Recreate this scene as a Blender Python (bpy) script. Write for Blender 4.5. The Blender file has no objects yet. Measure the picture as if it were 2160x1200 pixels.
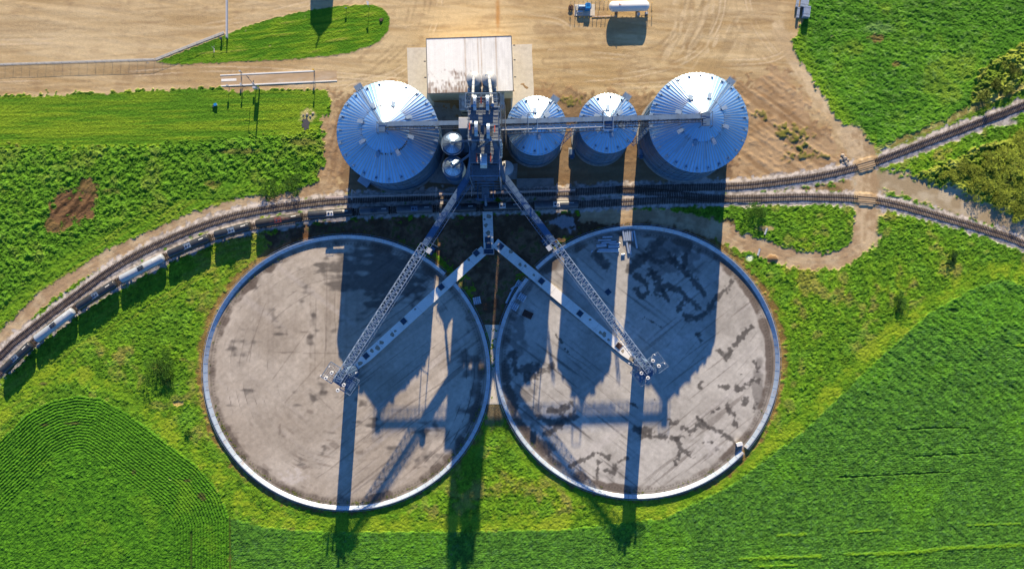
import bpy, math, random
import numpy as np
from mathutils import Vector, Matrix
R_ = math.radians
random.seed(7)
SC = bpy.context.scene

# ------------------------------------------------------------------ camera, sky, sun, exposure
CAMH = 340.0           # drone height in metres
PPM = 5.8              # photo pixels per metre at ground level
TAN_E = 0.385          # tangent of the sun elevation
SUN_E = math.atan(TAN_E)
SUN_AZ_X = 0.07        # sun stands towards +y, a touch to +x
cam = bpy.data.cameras.new('camera'); cam_o = bpy.data.objects.new('camera', cam)
SC.collection.objects.link(cam_o); SC.camera = cam_o
cam_o.location = (0, 0, CAMH)
cam.sensor_width = 36.0; cam.sensor_fit = 'HORIZONTAL'
cam.lens = 36.0 * CAMH / (2160 / PPM)
cam.clip_start = 1.0; cam.clip_end = 12000.0

world = bpy.data.worlds.new('World'); SC.world = world; world.use_nodes = True
wn = world.node_tree; wn.nodes.clear()
sky = wn.nodes.new('ShaderNodeTexSky'); sky.sky_type = 'NISHITA'; sky.sun_disc = False
sky.sun_elevation = SUN_E
sky.sun_rotation = math.atan2(SUN_AZ_X, 1.0)
sky.air_density = 1.0; sky.dust_density = 0.0; sky.ozone_density = 10.0
bg = wn.nodes.new('ShaderNodeBackground'); bg.inputs['Strength'].default_value = 0.098
wo = wn.nodes.new('ShaderNodeOutputWorld')
wn.links.new(sky.outputs[0], bg.inputs[0]); wn.links.new(bg.outputs[0], wo.inputs[0])

sun = bpy.data.lights.new('sun', 'SUN'); sun.energy = 4.75; sun.angle = R_(0.5); sun.color = (1.0, 0.825, 0.56)
sun_o = bpy.data.objects.new('sun', sun); SC.collection.objects.link(sun_o)
to_sun = Vector((SUN_AZ_X, 1.0, TAN_E * math.hypot(1, SUN_AZ_X))).normalized()
sun_o.rotation_euler = to_sun.to_track_quat('Z', 'Y').to_euler()
sun_o.location = to_sun * 400

SC.view_settings.view_transform = 'Standard'; SC.view_settings.look = 'None'
SC.view_settings.gamma = 1.0; SC.view_settings.use_curve_mapping = False
SC.view_settings.exposure = 0.95
SC.render.engine = 'CYCLES'
SC.cycles.max_bounces = 6

# ------------------------------------------------------------------ helpers
def P(px, py, z=0.0):
    """photo pixel seen at height z -> point in the world"""
    k = (CAMH - z) / CAMH / PPM
    return Vector(((px - 1080) * k, (600 - py) * k, z))

def G(px, py):
    return P(px, py, 0)

COL = SC.collection

def tag(o, label=None, cat=None, group=None, kind=None):
    if label: o['label'] = label
    if cat: o['category'] = cat
    if group: o['group'] = group
    if kind: o['kind'] = kind
    return o

def thing(name, label, cat, loc=(0, 0, 0), rz=0.0, group=None):
    o = bpy.data.objects.new(name, None); COL.objects.link(o)
    o.location = loc; o.rotation_euler = (0, 0, rz); o.empty_display_size = 0.5
    return tag(o, label, cat, group)

class MB:
    def __init__(s):
        s.v = []; s.f = []; s.c = None
    def add(s, vs, fs):
        b = len(s.v)
        s.v.extend(tuple(p) for p in vs)
        s.f.extend(tuple(i + b for i in f) for f in fs)
        return s
    def box(s, c, d, rz=0.0, tilt=None):
        hx, hy, hz = d[0] / 2, d[1] / 2, d[2] / 2
        m = Matrix.Rotation(rz, 3, 'Z')
        if tilt is not None: m = tilt
        c = Vector(c)
        vs = [c + m @ Vector((x, y, z)) for z in (-hz, hz) for y in (-hy, hy) for x in (-hx, hx)]
        return s.add(vs, [(0, 2, 3, 1), (4, 5, 7, 6), (0, 1, 5, 4), (2, 6, 7, 3), (0, 4, 6, 2), (1, 3, 7, 5)])
    def bar(s, a, b, w, h=None):
        a = Vector(a); b = Vector(b); d = b - a
        L = d.length
        if L < 1e-6: return s
        h = w if h is None else h
        x = d / L
        up = Vector((0, 0, 1)) if abs(x.z) < 0.98 else Vector((0, 1, 0))
        y = up.cross(x).normalized(); z = x.cross(y)
        m = Matrix((x, y, z)).transposed()
        return s.box((a + b) / 2, (L, w, h), tilt=m)
    def tube(s, a, b, r, n=8, r2=None, cap=True):
        a = Vector(a); b = Vector(b); d = (b - a)
        if d.length < 1e-6: return s
        r2 = r if r2 is None else r2
        x = d.normalized(); up = Vector((0, 0, 1)) if abs(x.z) < 0.98 else Vector((0, 1, 0))
        y = up.cross(x).normalized(); z = x.cross(y)
        vs = []
        for p, rr in ((a, r), (b, r2)):
            for i in range(n):
                t = 2 * math.pi * i / n
                vs.append(p + y * (rr * math.cos(t)) + z * (rr * math.sin(t)))
        fs = [(i, (i + 1) % n, n + (i + 1) % n, n + i) for i in range(n)]
        if cap: fs += [tuple(range(n))[::-1], tuple(range(n, 2 * n))]
        return s.add(vs, fs)
    def path(s, pts, r, n=8):
        for a, b in zip(pts, pts[1:]): s.tube(a, b, r, n)
        return s
    def lathe(s, prof, c=(0, 0, 0), n=32, a0=0.0, a1=2 * math.pi, sx=1.0, sy=1.0):
        full = abs(a1 - a0 - 2 * math.pi) < 1e-6
        m = n if full else n + 1
        vs = []
        for r, z in prof:
            for i in range(m):
                t = a0 + (a1 - a0) * i / n
                vs.append((c[0] + r * sx * math.cos(t), c[1] + r * sy * math.sin(t), c[2] + z))
        fs = []
        for k in range(len(prof) - 1):
            for i in range(n):
                j = (i + 1) % m
                fs.append((k * m + i, k * m + j, (k + 1) * m + j, (k + 1) * m + i))
        return s.add(vs, fs)
    def capsule(s, a, b, r, n=20, bulge=0.45, k=5):
        """horizontal tank with domed ends along a-b"""
        a = Vector(a); b = Vector(b); x = (b - a).normalized()
        y = Vector((0, 0, 1)).cross(x).normalized(); z = x.cross(y)
        rings = []
        for i in range(k + 1):
            t = math.pi / 2 * i / k
            rings.append((a - x * (r * bulge * math.cos(t)), max(r * math.sin(t), 0.01)))
        for i in range(k + 1):
            t = math.pi / 2 * (1 - i / k)
            rings.append((b + x * (r * bulge * math.cos(t)), max(r * math.sin(t), 0.01)))
        vs = []; fs = []
        for c, rr in rings:
            for i in range(n):
                t = 2 * math.pi * i / n
                vs.append(c + y * (rr * math.cos(t)) + z * (rr * math.sin(t)))
        for q in range(len(rings) - 1):
            for i in range(n):
                j = (i + 1) % n
                fs.append((q * n + i, q * n + j, (q + 1) * n + j, (q + 1) * n + i))
        return s.add(vs, fs)
    def prism(s, poly, z0, z1):
        n = len(poly)
        vs = [(p[0], p[1], z0) for p in poly] + [(p[0], p[1], z1) for p in poly]
        fs = [tuple(range(n))[::-1], tuple(range(n, 2 * n))] + [(i, (i + 1) % n, n + (i + 1) % n, n + i) for i in range(n)]
        return s.add(vs, fs)
    def build(s, name, mat, parent=None, smooth=False, world=False, angle=None):
        me = bpy.data.meshes.new(name)
        off = Vector((0, 0, 0))
        if parent is not None and world:
            p = parent
            while p is not None:
                off += p.location; p = p.parent
        me.from_pydata([(v[0] - off.x, v[1] - off.y, v[2] - off.z) for v in s.v], [], s.f)
        bm_fix(me)
        if s.c is not None:
            a = me.color_attributes.new('Col', 'FLOAT_COLOR', 'POINT')
            a.data.foreach_set('color', np.asarray(s.c, dtype=np.float32).ravel())
        me.materials.append(mat)
        if smooth:
            me.polygons.foreach_set('use_smooth', [True] * len(me.polygons))
            if angle: me.set_sharp_from_angle(angle=angle)
        me.update()
        o = bpy.data.objects.new(name, me); COL.objects.link(o)
        if parent is not None: o.parent = parent
        return o

import bmesh
def bm_fix(me):
    bm = bmesh.new(); bm.from_mesh(me)
    bmesh.ops.recalc_face_normals(bm, faces=bm.faces)
    bm.to_mesh(me); bm.free()

def copy_tree(o, parent=None):
    c = o.copy(); COL.objects.link(c); c.parent = parent
    for ch in list(o.children): copy_tree(ch, c)
    return c

# ------------------------------------------------------------------ materials
def mat(name, col, rough=0.6, metal=0.0, var=0.15, scale=1.2, attr=False, dirt=None, dirt_amt=0.5, dirt_scale=0.35,
        stretch=(1, 1, 1), fine=None, spec=0.3, bump=None):
    m = bpy.data.materials.new(name); m.use_nodes = True
    nt = m.node_tree; N = nt.nodes; L = nt.links
    b = N['Principled BSDF']
    b.inputs['Roughness'].default_value = rough; b.inputs['Metallic'].default_value = metal
    b.inputs['Specular IOR Level'].default_value = spec
    tc = N.new('ShaderNodeTexCoord'); mp = N.new('ShaderNodeMapping'); mp.inputs['Scale'].default_value = stretch
    L.new(tc.outputs['Object'], mp.inputs[0])
    def noise(sc, det=4.0):
        n = N.new('ShaderNodeTexNoise'); n.inputs['Scale'].default_value = sc; n.inputs['Detail'].default_value = det
        n.inputs['Roughness'].default_value = 0.65
        L.new(mp.outputs[0], n.inputs['Vector']); return n
    if attr:
        src = N.new('ShaderNodeAttribute'); src.attribute_name = 'Col'; cur = src.outputs['Color']
    else:
        src = N.new('ShaderNodeRGB'); src.outputs[0].default_value = (*col, 1); cur = src.outputs[0]
    if dirt:
        n = noise(dirt_scale, 6.0)
        mr = N.new('ShaderNodeMapRange'); mr.inputs[1].default_value = 0.5; mr.inputs[2].default_value = 0.75
        mr.inputs[4].default_value = dirt_amt
        L.new(n.outputs['Fac'], mr.inputs[0])
        mx = N.new('ShaderNodeMix'); mx.data_type = 'RGBA'
        L.new(mr.outputs[0], mx.inputs['Factor']); L.new(cur, mx.inputs['A']); mx.inputs['B'].default_value = (*dirt, 1)
        cur = mx.outputs['Result']
    def mul(cur, sc, v):
        n = noise(sc)
        mr = N.new('ShaderNodeMapRange'); mr.inputs[1].default_value = 0.25; mr.inputs[2].default_value = 0.75
        mr.inputs[3].default_value = 1 - v; mr.inputs[4].default_value = 1 + v
        L.new(n.outputs['Fac'], mr.inputs[0])
        mx = N.new('ShaderNodeMix'); mx.data_type = 'RGBA'; mx.blend_type = 'MULTIPLY'; mx.inputs['Factor'].default_value = 1
        L.new(cur, mx.inputs['A']); L.new(mr.outputs[0], mx.inputs['B'])
        return mx.outputs['Result']
    if var: cur = mul(cur, scale, var)
    if fine: cur = mul(cur, fine[0], fine[1])
    if bump:
        n = noise(bump[0]); bp = N.new('ShaderNodeBump'); bp.inputs['Distance'].default_value = bump[1]
        L.new(n.outputs['Fac'], bp.inputs['Height']); L.new(bp.outputs[0], b.inputs['Normal'])
    L.new(cur, b.inputs['Base Color'])
    return m

M = {}
M['dirt'] = mat('dirt', (.4, .3, .2), .95, attr=True, var=.10, scale=.9, fine=(5.0, .16), spec=.1, bump=(3.0, .12))
M['soil'] = mat('soil', (.2, .1, .06), .95, attr=True, var=.15, scale=.7, fine=(4.0, .25), spec=.1, bump=(2.0, .3))
M['grass'] = mat('grass', (.05, .1, .02), .85, attr=True, var=.15, scale=1.4, fine=(5.5, .35), spec=.15, bump=(3.0, .35))
M['crop'] = mat('crop', (.05, .1, .02), .8, attr=True, var=.12, scale=1.1, fine=(6.0, .32), spec=.15, bump=(5.0, .14))
M['gravel'] = mat('gravel', (.3, .3, .3), .95, attr=True, var=.12, scale=1.5, fine=(8.0, .35), spec=.1, bump=(6.0, .12))
M['pad'] = mat('pad', (.3, .3, .3), .9, attr=True, var=.07, scale=.6, fine=(3.0, .10), spec=.15)
M['leaf'] = mat('leaf', (.05, .1, .02), .75, attr=True, var=.2, scale=2.0, spec=.2)
M['concrete'] = mat('concrete', (.64, .58, .48), .85, var=.12, scale=.8, fine=(5, .1), dirt=(.42, .34, .25), dirt_amt=.4, dirt_scale=.25)
M['conc_old'] = mat('old_concrete', (.36, .34, .31), .9, var=.15, scale=.8, fine=(5, .12), dirt=(.15, .12, .09), dirt_amt=.6)
M['galv'] = mat('galvanised', (.50, .57, .65), .42, .55, var=.12, scale=.5, spec=.5)
M['roof_attr'] = mat('roof_sheet', (.7, .7, .7), .38, .80, attr=True, var=.06, scale=.6, spec=.5)
M['shed_roof'] = mat('shed_roof', (.7, .7, .7), .55, .1, attr=True, var=.05, scale=.6, fine=(3, .08))
M['wall_sheet'] = mat('wall_sheet', (.11, .20, .31), .5, .55, var=.15, scale=.4, dirt=(.13, .145, .16), dirt_amt=.5, stretch=(1, 1, .3))
M['white_paint'] = mat('white_paint', (.78, .78, .76), .5, var=.06, scale=.7, dirt=(.5, .45, .4), dirt_amt=.35)
M['bin_roof'] = mat('bin_roof', (.44, .45, .46), .55, .2, var=.12, scale=.8, dirt=(.3, .27, .24), dirt_amt=.4)
M['conv'] = mat('conveyor_sheet', (.16, .24, .35), .5, .4, var=.2, scale=.6, dirt=(.12, .13, .15), dirt_amt=.5)
M['steel'] = mat('steel', (.20, .29, .41), .5, .5, var=.15, scale=.8, dirt=(.2, .17, .14), dirt_amt=.4)
M['steel_lt'] = mat('light_steel', (.31, .41, .53), .45, .5, var=.12, scale=.8)
M['truss'] = mat('truss_steel', (.34, .44, .58), .45, .3, var=.12, scale=.8)
M['steel_dk'] = mat('dark_steel', (.09, .10, .115), .5, .4, var=.2, scale=.8)
M['deck'] = mat('grating', (.21, .24, .28), .7, .3, var=.25, scale=1.6, fine=(6, .25))
M['blue_steel'] = mat('blue_steel', (.10, .17, .28), .45, .35, var=.15, scale=.8)
M['blue_paint'] = mat('blue_paint', (.02, .22, .55), .4, 0, var=.1, scale=1.5)
M['red_guard'] = mat('red_guard', (.50, .10, .06), .5, 0, var=.15, scale=2)
M['red_plat'] = mat('dull_red', (.22, .05, .05), .6, var=.2, scale=2)
M['motor'] = mat('motor', (.05, .07, .11), .5, .2, var=.2, scale=3)
M['black_tank'] = mat('black_tank', (.030, .034, .041), .38, 0, var=.3, scale=.7, dirt=(.07, .06, .05), dirt_amt=.5, dirt_scale=.4, spec=.5)
M['grey_tank'] = mat('grey_tank', (.075, .09, .11), .42, 0, var=.25, scale=.7, dirt=(.13, .12, .11), dirt_amt=.5, spec=.5)
M['rust_tank'] = mat('rusty_tank', (.03, .028, .028), .5, 0, var=.3, scale=.7, dirt=(.27, .12, .08), dirt_amt=.9, dirt_scale=.16, spec=.4)
M['white_tank'] = mat('white_tank', (.36, .40, .45), .42, 0, var=.08, scale=.7, dirt=(.38, .30, .24), dirt_amt=.5, dirt_scale=.3, spec=.5)
M['stencil'] = mat('stencil', (.75, .75, .72), .6, var=.1, scale=4)
M['truck'] = mat('bogie', (.05, .042, .036), .8, .2, var=.3, scale=2)
M['rail'] = mat('rail_steel', (.16, .12, .10), .45, .6, var=.2, scale=1)
M['sleeper'] = mat('sleeper', (.085, .060, .045), .9, var=.4, scale=1.3, fine=(4, .3))
M['yellow'] = mat('yellow_paint', (.70, .42, .03), .55, var=.15, scale=3)
M['gate'] = mat('pale_alu', (.62, .64, .66), .4, .4, var=.08, scale=2)
M['rusty'] = mat('rusty_plate', (.09, .05, .04), .8, .2, var=.3, scale=1, dirt=(.2, .09, .05), dirt_amt=.6)
M['rust_beam'] = mat('weathered_beam', (.66, .55, .50), .7, .2, var=.15, scale=.6, dirt=(.35, .2, .13), dirt_amt=.5)
M['plank'] = mat('dusty_plank', (.44, .32, .19), .9, var=.15, scale=1.0, fine=(5, .2))
M['hatch'] = mat('hatch', (.045, .08, .13), .5, .4, var=.25, scale=1.2)
M['water'] = mat('water', (.09, .085, .085), .15, 0, var=.1, scale=1, spec=.6)
M['rock'] = mat('rock', (.40, .34, .27), .9, var=.3, scale=1.0)
M['bark'] = mat('bark', (.10, .07, .05), .9, var=.3, scale=3)
M['pit'] = mat('spill_grain', (.33, .20, .09), .9, var=.2, scale=1)

# ------------------------------------------------------------------ ground grid (one sheet, cut into its surfaces)
STEP = 0.36
GX0, GX1, GY0, GY1 = -216.0, 216.0, -124.0, 124.0
nx = int((GX1 - GX0) / STEP) + 1; ny = int((GY1 - GY0) / STEP) + 1
wx = GX0 + np.arange(nx) * STEP; wy = GY0 + np.arange(ny) * STEP
WX, WY = np.meshgrid(wx, wy)
X = 1080 + WX * PPM; Y = 600 - WY * PPM          # photo pixels of every grid point
rng = np.random.default_rng(11)
fx = np.fft.fftfreq(nx, STEP)[None, :]; fy = np.fft.fftfreq(ny, STEP)[:, None]
def nz(lx, ly=None, ang=0.0):
    """smooth noise, unit deviation, correlation lengths in metres along / across ang"""
    ly = lx if ly is None else ly
    w = np.fft.fft2(rng.standard_normal((ny, nx)))
    c, s = math.cos(ang), math.sin(ang)
    u = fx * c + fy * s; v = -fx * s + fy * c
    g = np.exp(-2 * (math.pi ** 2) * ((u * lx) ** 2 + (v * ly) ** 2))
    r = np.real(np.fft.ifft2(w * g)); return r / (r.std() + 1e-9)
def fb(l, k=4, gain=0.6):
    r = 0; a = 1.0; t = 0
    for i in range(k):
        r = r + a * nz(l / 2 ** i); t += a * a; a *= gain
    return r / math.sqrt(t)
def ss(a, b, x):
    t = np.clip((x - a) / (b - a), 0, 1); return t * t * (3 - 2 * t)
def sdist(poly, far=60.0):
    p = np.asarray(poly, float)
    out = np.full(X.shape, -far)
    x0, y0 = p.min(0) - far; x1, y1 = p.max(0) + far
    i0 = max(int(((x0 - 1080) / PPM - GX0) / STEP), 0); i1 = min(int(((x1 - 1080) / PPM - GX0) / STEP) + 2, nx)
    j0 = max(int(((600 - y1) / PPM - GY0) / STEP), 0); j1 = min(int(((600 - y0) / PPM - GY0) / STEP) + 2, ny)
    if i1 <= i0 or j1 <= j0: return out
    xs = X[j0:j1, i0:i1]; ys = Y[j0:j1, i0:i1]
    d2 = np.full(xs.shape, 1e18); ins = np.zeros(xs.shape, bool)
    n = len(p)
    for k in range(n):
        ax, ay = p[k]; bx, by = p[(k + 1) % n]
        ex, ey = bx - ax, by - ay
        t = np.clip(((xs - ax) * ex + (ys - ay) * ey) / (ex * ex + ey * ey + 1e-9), 0, 1)
        d2 = np.minimum(d2, (xs - ax - t * ex) ** 2 + (ys - ay - t * ey) ** 2)
        c = ((ay > ys) != (by > ys)) & (xs < (bx - ax) * (ys - ay) / ((by - ay) if by != ay else 1e-9) + ax)
        ins ^= c
    d = np.sqrt(d2)
    out[j0:j1, i0:i1] = np.where(ins, d, -d)
    return out
def ldist(pts):
    d2 = np.full(X.shape, 1e18)
    for (ax, ay), (bx, by) in zip(pts, pts[1:]):
        ex, ey = bx - ax, by - ay
        t = np.clip(((X - ax) * ex + (Y - ay) * ey) / (ex * ex + ey * ey + 1e-9), 0, 1)
        d2 = np.minimum(d2, (X - ax - t * ex) ** 2 + (Y - ay - t * ey) ** 2)
    return np.sqrt(d2)
def ldist_near(pts, far=30.0):
    p = np.asarray(pts, float); out = np.full(X.shape, far)
    x0, y0 = p.min(0) - far; x1, y1 = p.max(0) + far
    i0 = max(int(((x0 - 1080) / PPM - GX0) / STEP), 0); i1 = min(int(((x1 - 1080) / PPM - GX0) / STEP) + 2, nx)
    j0 = max(int(((600 - y1) / PPM - GY0) / STEP), 0); j1 = min(int(((600 - y0) / PPM - GY0) / STEP) + 2, ny)
    xs = X[j0:j1, i0:i1]; ys = Y[j0:j1, i0:i1]; d2 = np.full(xs.shape, far * far)
    q = list(pts) if len(pts) > 1 else [pts[0], (pts[0][0] + .5, pts[0][1])]
    for (ax, ay), (bx, by) in zip(q, q[1:]):
        ex, ey = bx - ax, by - ay
        t = np.clip(((xs - ax) * ex + (ys - ay) * ey) / (ex * ex + ey * ey + 1e-9), 0, 1)
        d2 = np.minimum(d2, (xs - ax - t * ex) ** 2 + (ys - ay - t * ey) ** 2)
    out[j0:j1, i0:i1] = np.sqrt(d2); return out
# wet blotches of the right pad: polylines in pad coordinates (1.96 units per photo pixel, origin 1034,464) and half widths
WET = [([(700, 90), (660, 140), (600, 180), (575, 205)], 20), ([(600, 230), (640, 255), (655, 300), (622, 322), (605, 285)], 10), ([(660, 205), (700, 250), (690, 295), (722, 268), (780, 290), (860, 362)], 13),
 ([(740, 140), (790, 200), (830, 232), (882, 302)], 13), ([(805, 318), (778, 372)], 14), ([(800, 395), (850, 408), (900, 372), (940, 318), (1000, 258)], 12), ([(858, 480), (868, 498)], 13), ([(822, 110), (808, 150), (800, 195)], 12),
 ([(440, 150), (480, 190)], 20), ([(640, 150), (700, 175), (760, 160)], 16), ([(90, 550), (110, 620), (160, 612), (230, 622), (262, 600)], 15), ([(70, 690), (100, 760), (92, 820), (130, 850)], 18), ([(200, 812), (260, 842), (330, 822), (352, 808)], 16),
 ([(150, 880), (200, 920), (245, 945)], 28), ([(240, 785), (290, 790), (335, 758)], 12), ([(285, 850), (230, 885)], 16), ([(150, 655), (205, 640)], 14), ([(60, 600), (70, 660)], 18), ([(330, 1015), (400, 982), (440, 960), (482, 980)], 10), ([(450, 1000), (440, 1065)], 11),
 ([(480, 1035), (512, 1050), (522, 1002), (560, 985)], 11), ([(600, 862), (640, 868), (672, 880)], 11), ([(630, 890), (700, 896), (770, 902), (792, 890)], 10), ([(770, 902), (790, 950), (832, 982)], 10), ([(782, 960), (768, 1002)], 8), ([(745, 820), (750, 840), (776, 840)], 7),
 ([(800, 858), (830, 872), (870, 840), (920, 862), (980, 896), (1012, 922)], 11), ([(850, 810), (872, 826)], 7), ([(890, 915), (920, 920), (940, 946)], 7), ([(940, 540), (970, 572), (1000, 530), (1060, 460), (1102, 430)], 9), ([(872, 675), (862, 690)], 9), ([(950, 690), (978, 690)], 12),
 ([(1018, 690), (1024, 700)], 11), ([(1040, 705), (1080, 662), (1108, 665)], 10), ([(1050, 738), (1052, 758)], 13), ([(975, 770), (992, 800)], 10), ([(945, 775), (922, 790)], 6), ([(1098, 585), (1106, 625)], 9), ([(1100, 760), (1090, 775)], 9), ([(1010, 830), (1015, 850)], 9), ([(680, 740)], 8), ([(588, 765), (597, 765)], 9), ([(1042, 634)], 7), ([(655, 225), (690, 215)], 10), ([(715, 300), (735, 330)], 7), ([(330, 555), (270, 470)], 3), ([(640, 400), (700, 440)], 3)]
def catmull(pts, n=8):
    p = [pts[0]] + list(pts) + [pts[-1]]; out = []
    for i in range(1, len(p) - 2):
        a, b, c, d = [np.asarray(q, float) for q in p[i - 1:i + 3]]
        for k in range(n):
            t = k / n
            out.append(tuple(0.5 * ((2 * b) + (-a + c) * t + (2 * a - 5 * b + 4 * c - d) * t * t + (-a + 3 * b - 3 * c + d) * t ** 3)))
    out.append(tuple(pts[-1])); return out
def blob(cx, cy, r, r2=None):
    r2 = r if r2 is None else r2
    return np.exp(-(((X - cx) / r) ** 2 + ((Y - cy) / r2) ** 2))

n1 = fb(.60, 2, .8); n2 = fb(2.2, 3); n3 = fb(9.0, 3); nf = nz(.28); nh = nz(.25); nhx = nz(.9, .28); wn = rng.standard_normal(X.shape)
C = np.zeros(X.shape + (3,)); Hh = np.zeros(X.shape); ID = np.zeros(X.shape, int)
def lay(m, col, keep=None):
    """blend a colour (triple or array) over C by mask m"""
    global C
    col = np.asarray(col, float)
    C = C * (1 - m[..., None]) + col * m[..., None]
def mixc(a, b, t):
    return np.asarray(a) * (1 - t[..., None]) + np.asarray(b) * t[..., None]

TRACK_N = catmull([(-150, 895), (0, 752), (37, 717), (147, 633), (257, 556), (367, 501), (460, 466), (550, 444), (689, 425), (763, 421), (907, 415),
           (1050, 409), (1223, 405), (1327, 400), (1431, 397), (1560, 393), (1630, 386), (1735, 371), (1833, 346.5), (1910, 318.5), (2067, 259), (2160, 223), (2400, 122)])
_t2 = [(-150, 925), (0, 780), (37, 747), (110, 681), (198, 620), (300, 563), (396, 519), (491, 486), (590, 467), (645, 457), (697, 450), (792, 443),
       (875, 441), (984, 438), (1068, 436), (1174, 432), (1275, 428)]
_t2 = [(1080 + (x - 1080) * .9924, 600 + (y - 600) * .9924) for x, y in _t2]
TRACK_S = catmull(_t2 + [(1405, 423), (1509, 421), (1638, 418), (1700, 416.5), (1805, 420), (1875, 429), (1980, 457), (2085, 488), (2160, 515), (2400, 620)])
CROSSOVER = catmull([(1300, 401), (1360, 404), (1420, 410), (1480, 417), (1540, 420)])
dN = ldist(TRACK_N); dS = ldist(TRACK_S)
trk = np.minimum(dN, dS)

# regions, in photo pixels
YARD = [(-200, -150), (1706, -150), (1700, 0), (1672, 95), (1692, 135), (1730, 200), (1790, 280), (1826, 330), (1845, 350), (1790, 375), (1640, 395), (1520, 405),
        (1240, 410), (760, 410), (700, 420), (640, 420), (672, 385), (688, 330), (678, 255), (697, 210), (690, 188), (560, 190), (420, 186), (200, 196), (0, 203), (-200, 207)]
ISLAND = [(330, 131), (380, 112), (430, 92), (475, 74), (520, 56), (580, 38), (640, 25), (720, 13), (785, 10), (812, 22), (823, 42), (818, 68), (790, 95), (735, 112),
          (640, 124), (540, 129), (440, 134), (365, 136)]
BROWN = [(1545, 170), (1600, 160), (1650, 150), (1690, 195), (1750, 290), (1785, 340), (1770, 365), (1640, 383), (1530, 393), (1500, 360), (1540, 300)]
SILOS_SOIL = [(700, 200), (905, 170), (1130, 190), (1560, 200), (1545, 400), (1240, 408), (720, 412), (690, 330)]
CENTRE = [(560, 478), (690, 458), (860, 448), (1240, 440), (1420, 447), (1540, 470), (1560, 520), (1470, 500), (1340, 480), (1180, 510), (1085, 600), (1057, 690), (1021, 690), (985, 590), (900, 525), (800, 500), (690, 498), (560, 545)]
MOWN = [(-200, 206), (0, 203), (200, 196), (420, 186), (560, 190), (690, 188), (697, 210), (672, 275), (560, 287), (420, 300), (200, 308), (-200, 312)]
NEFIELD = [(1706, -150), (1700, 0), (1672, 95), (1692, 135), (1730, 200), (1790, 280), (1826, 320), (1880, 297), (2000, 247), (2045, 222), (2060, 165), (2090, 130), (2160, 92), (2400, -20), (2400, -150)]
BRUSH_N = [(2045, 220), (2058, 168), (2090, 130), (2160, 92), (2400, -20), (2400, 95), (2160, 190), (2090, 216)]
BRUSH_E = [(2400, 180), (2160, 283), (2070, 308), (1990, 345), (1915, 375), (1960, 388), (2060, 425), (2160, 470), (2400, 560)]
CORN = [(-200, 1130), (-60, 985), (0, 930), (60, 872), (110, 845), (165, 834), (215, 840), (270, 872), (340, 925), (420, 985), (465, 1040), (484, 1095), (486, 1400), (-200, 1400)]
SOY = [(488, 1400), (486, 1092), (560, 1112), (700, 1122), (1000, 1120), (1200, 1116), (1400, 1092), (1540, 1025), (1700, 905), (1860, 750), (1960, 660), (2060, 605), (2115, 590), (2160, 604), (2400, 650), (2400, 1400)]
ROAD_W = catmull([(700, 395), (600, 420), (476, 442), (330, 497), (220, 549), (121, 607), (22, 699), (-100, 830), (-200, 930)], 5)
ROAD_E = catmull([(1240, 452), (1330, 455), (1420, 464), (1500, 482), (1570, 510), (1640, 535), (1710, 550), (1775, 543), (1815, 512), (1828, 450), (1826, 400), (1822, 345), (1790, 285)], 5)
DIRT_E = [(1835, 375), (1900, 390), (1960, 410), (2040, 440), (2110, 470), (2200, 510), (2300, 560)]
PADL = (732.5, 785.0, 302.0, 289.0); PADR = (1344.0, 763.0, 299.0, 287.0)

gA = (.062, .130, .009); gB = (.100, .175, .010); gY = (.20, .185, .015); gD = (.030, .075, .008)
# default: weedy meadow
t = ss(-1.2, 1.2, .6 * n2 + .6 * n3 + .3 * n1)
C = mixc(gA, gB, t)
C = mixc(C, gY, .45 * ss(.9, 2.0, n3 + .5 * n2)); C = mixc(C, gD, .6 * ss(.4, 1.7, nz(.5) + .4 * n2)); C = mixc(C, (.15, .115, .04), .55 * ss(1.3, 2.4, n3 + .8 * n2 + .3 * n1))
Hh = .38 + .08 * nh + .035 * wn + .065 * n1 + .05 * n2
C = C * (1 + .16 * np.clip(wn, -2, 2) + .14 * np.clip(nz(.35), -2, 2))[..., None]
C = mixc(C, (.20, .165, .05), .45 * ss(1.0, 2.0, nz(1.2) + .6 * n2)); C = mixc(C, (.10, .20, .022), .5 * ss(.7, 1.8, nz(1.6) + .5 * n1))
weed_mask = np.ones(X.shape)
VEG = 1
ID[:] = VEG
def region(d, jit, w=1.2):
    return ss(-w, w, d + jit)
# weeds NW: taller clumps
d = sdist([(-200, 305), (200, 300), (420, 292), (560, 282), (680, 270), (692, 345), (650, 395), (560, 412), (450, 440), (320, 485), (200, 545), (110, 595), (0, 680), (-200, 860)])
nw = region(d, 5 * n1, 3)
nc_ = nz(.42); Hh += nw * (.10 * np.maximum(n1, -.6) + .13 * np.maximum(nc_, -.7) + .05 * wn)
lay(nw * .55 * ss(-.2, -1.1, nc_ + .4 * n1), (.022, .050, .006))  # dark gaps between the clumps: shade put into the colour
lay(nw * .55, mixc((.052, .125, .010), (.090, .195, .018), ss(-1, 1.2, n1 + .4 * n2)))
for (cx, cy, r, r2, a) in [(155, 440, 50, 42, 1.0), (185, 400, 30, 26, .9), (120, 475, 30, 20, .9), (440, 385, 16, 8, .5), (455, 390, 16, 8, .5), (600, 270, 14, 6, .5), (560, 268, 18, 6, .5), (235, 405, 25, 10, .4), (500, 320, 50, 6, .5), (640, 300, 30, 8, .4)]:
    m = ss(.38, .55, blob(cx, cy, r, r2) * (1 + .28 * n1 + .22 * n2)) * a
    lay(m, mixc((.050, .024, .015), (.145, .070, .042), ss(-1, 1.2, .8 * nz(2.4, .3, .9) + .5 * n1))); Hh = Hh * (1 - .85 * m) + m * (.12 + .06 * nz(.8, .35, .7)); weed_mask *= 1 - m
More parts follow.
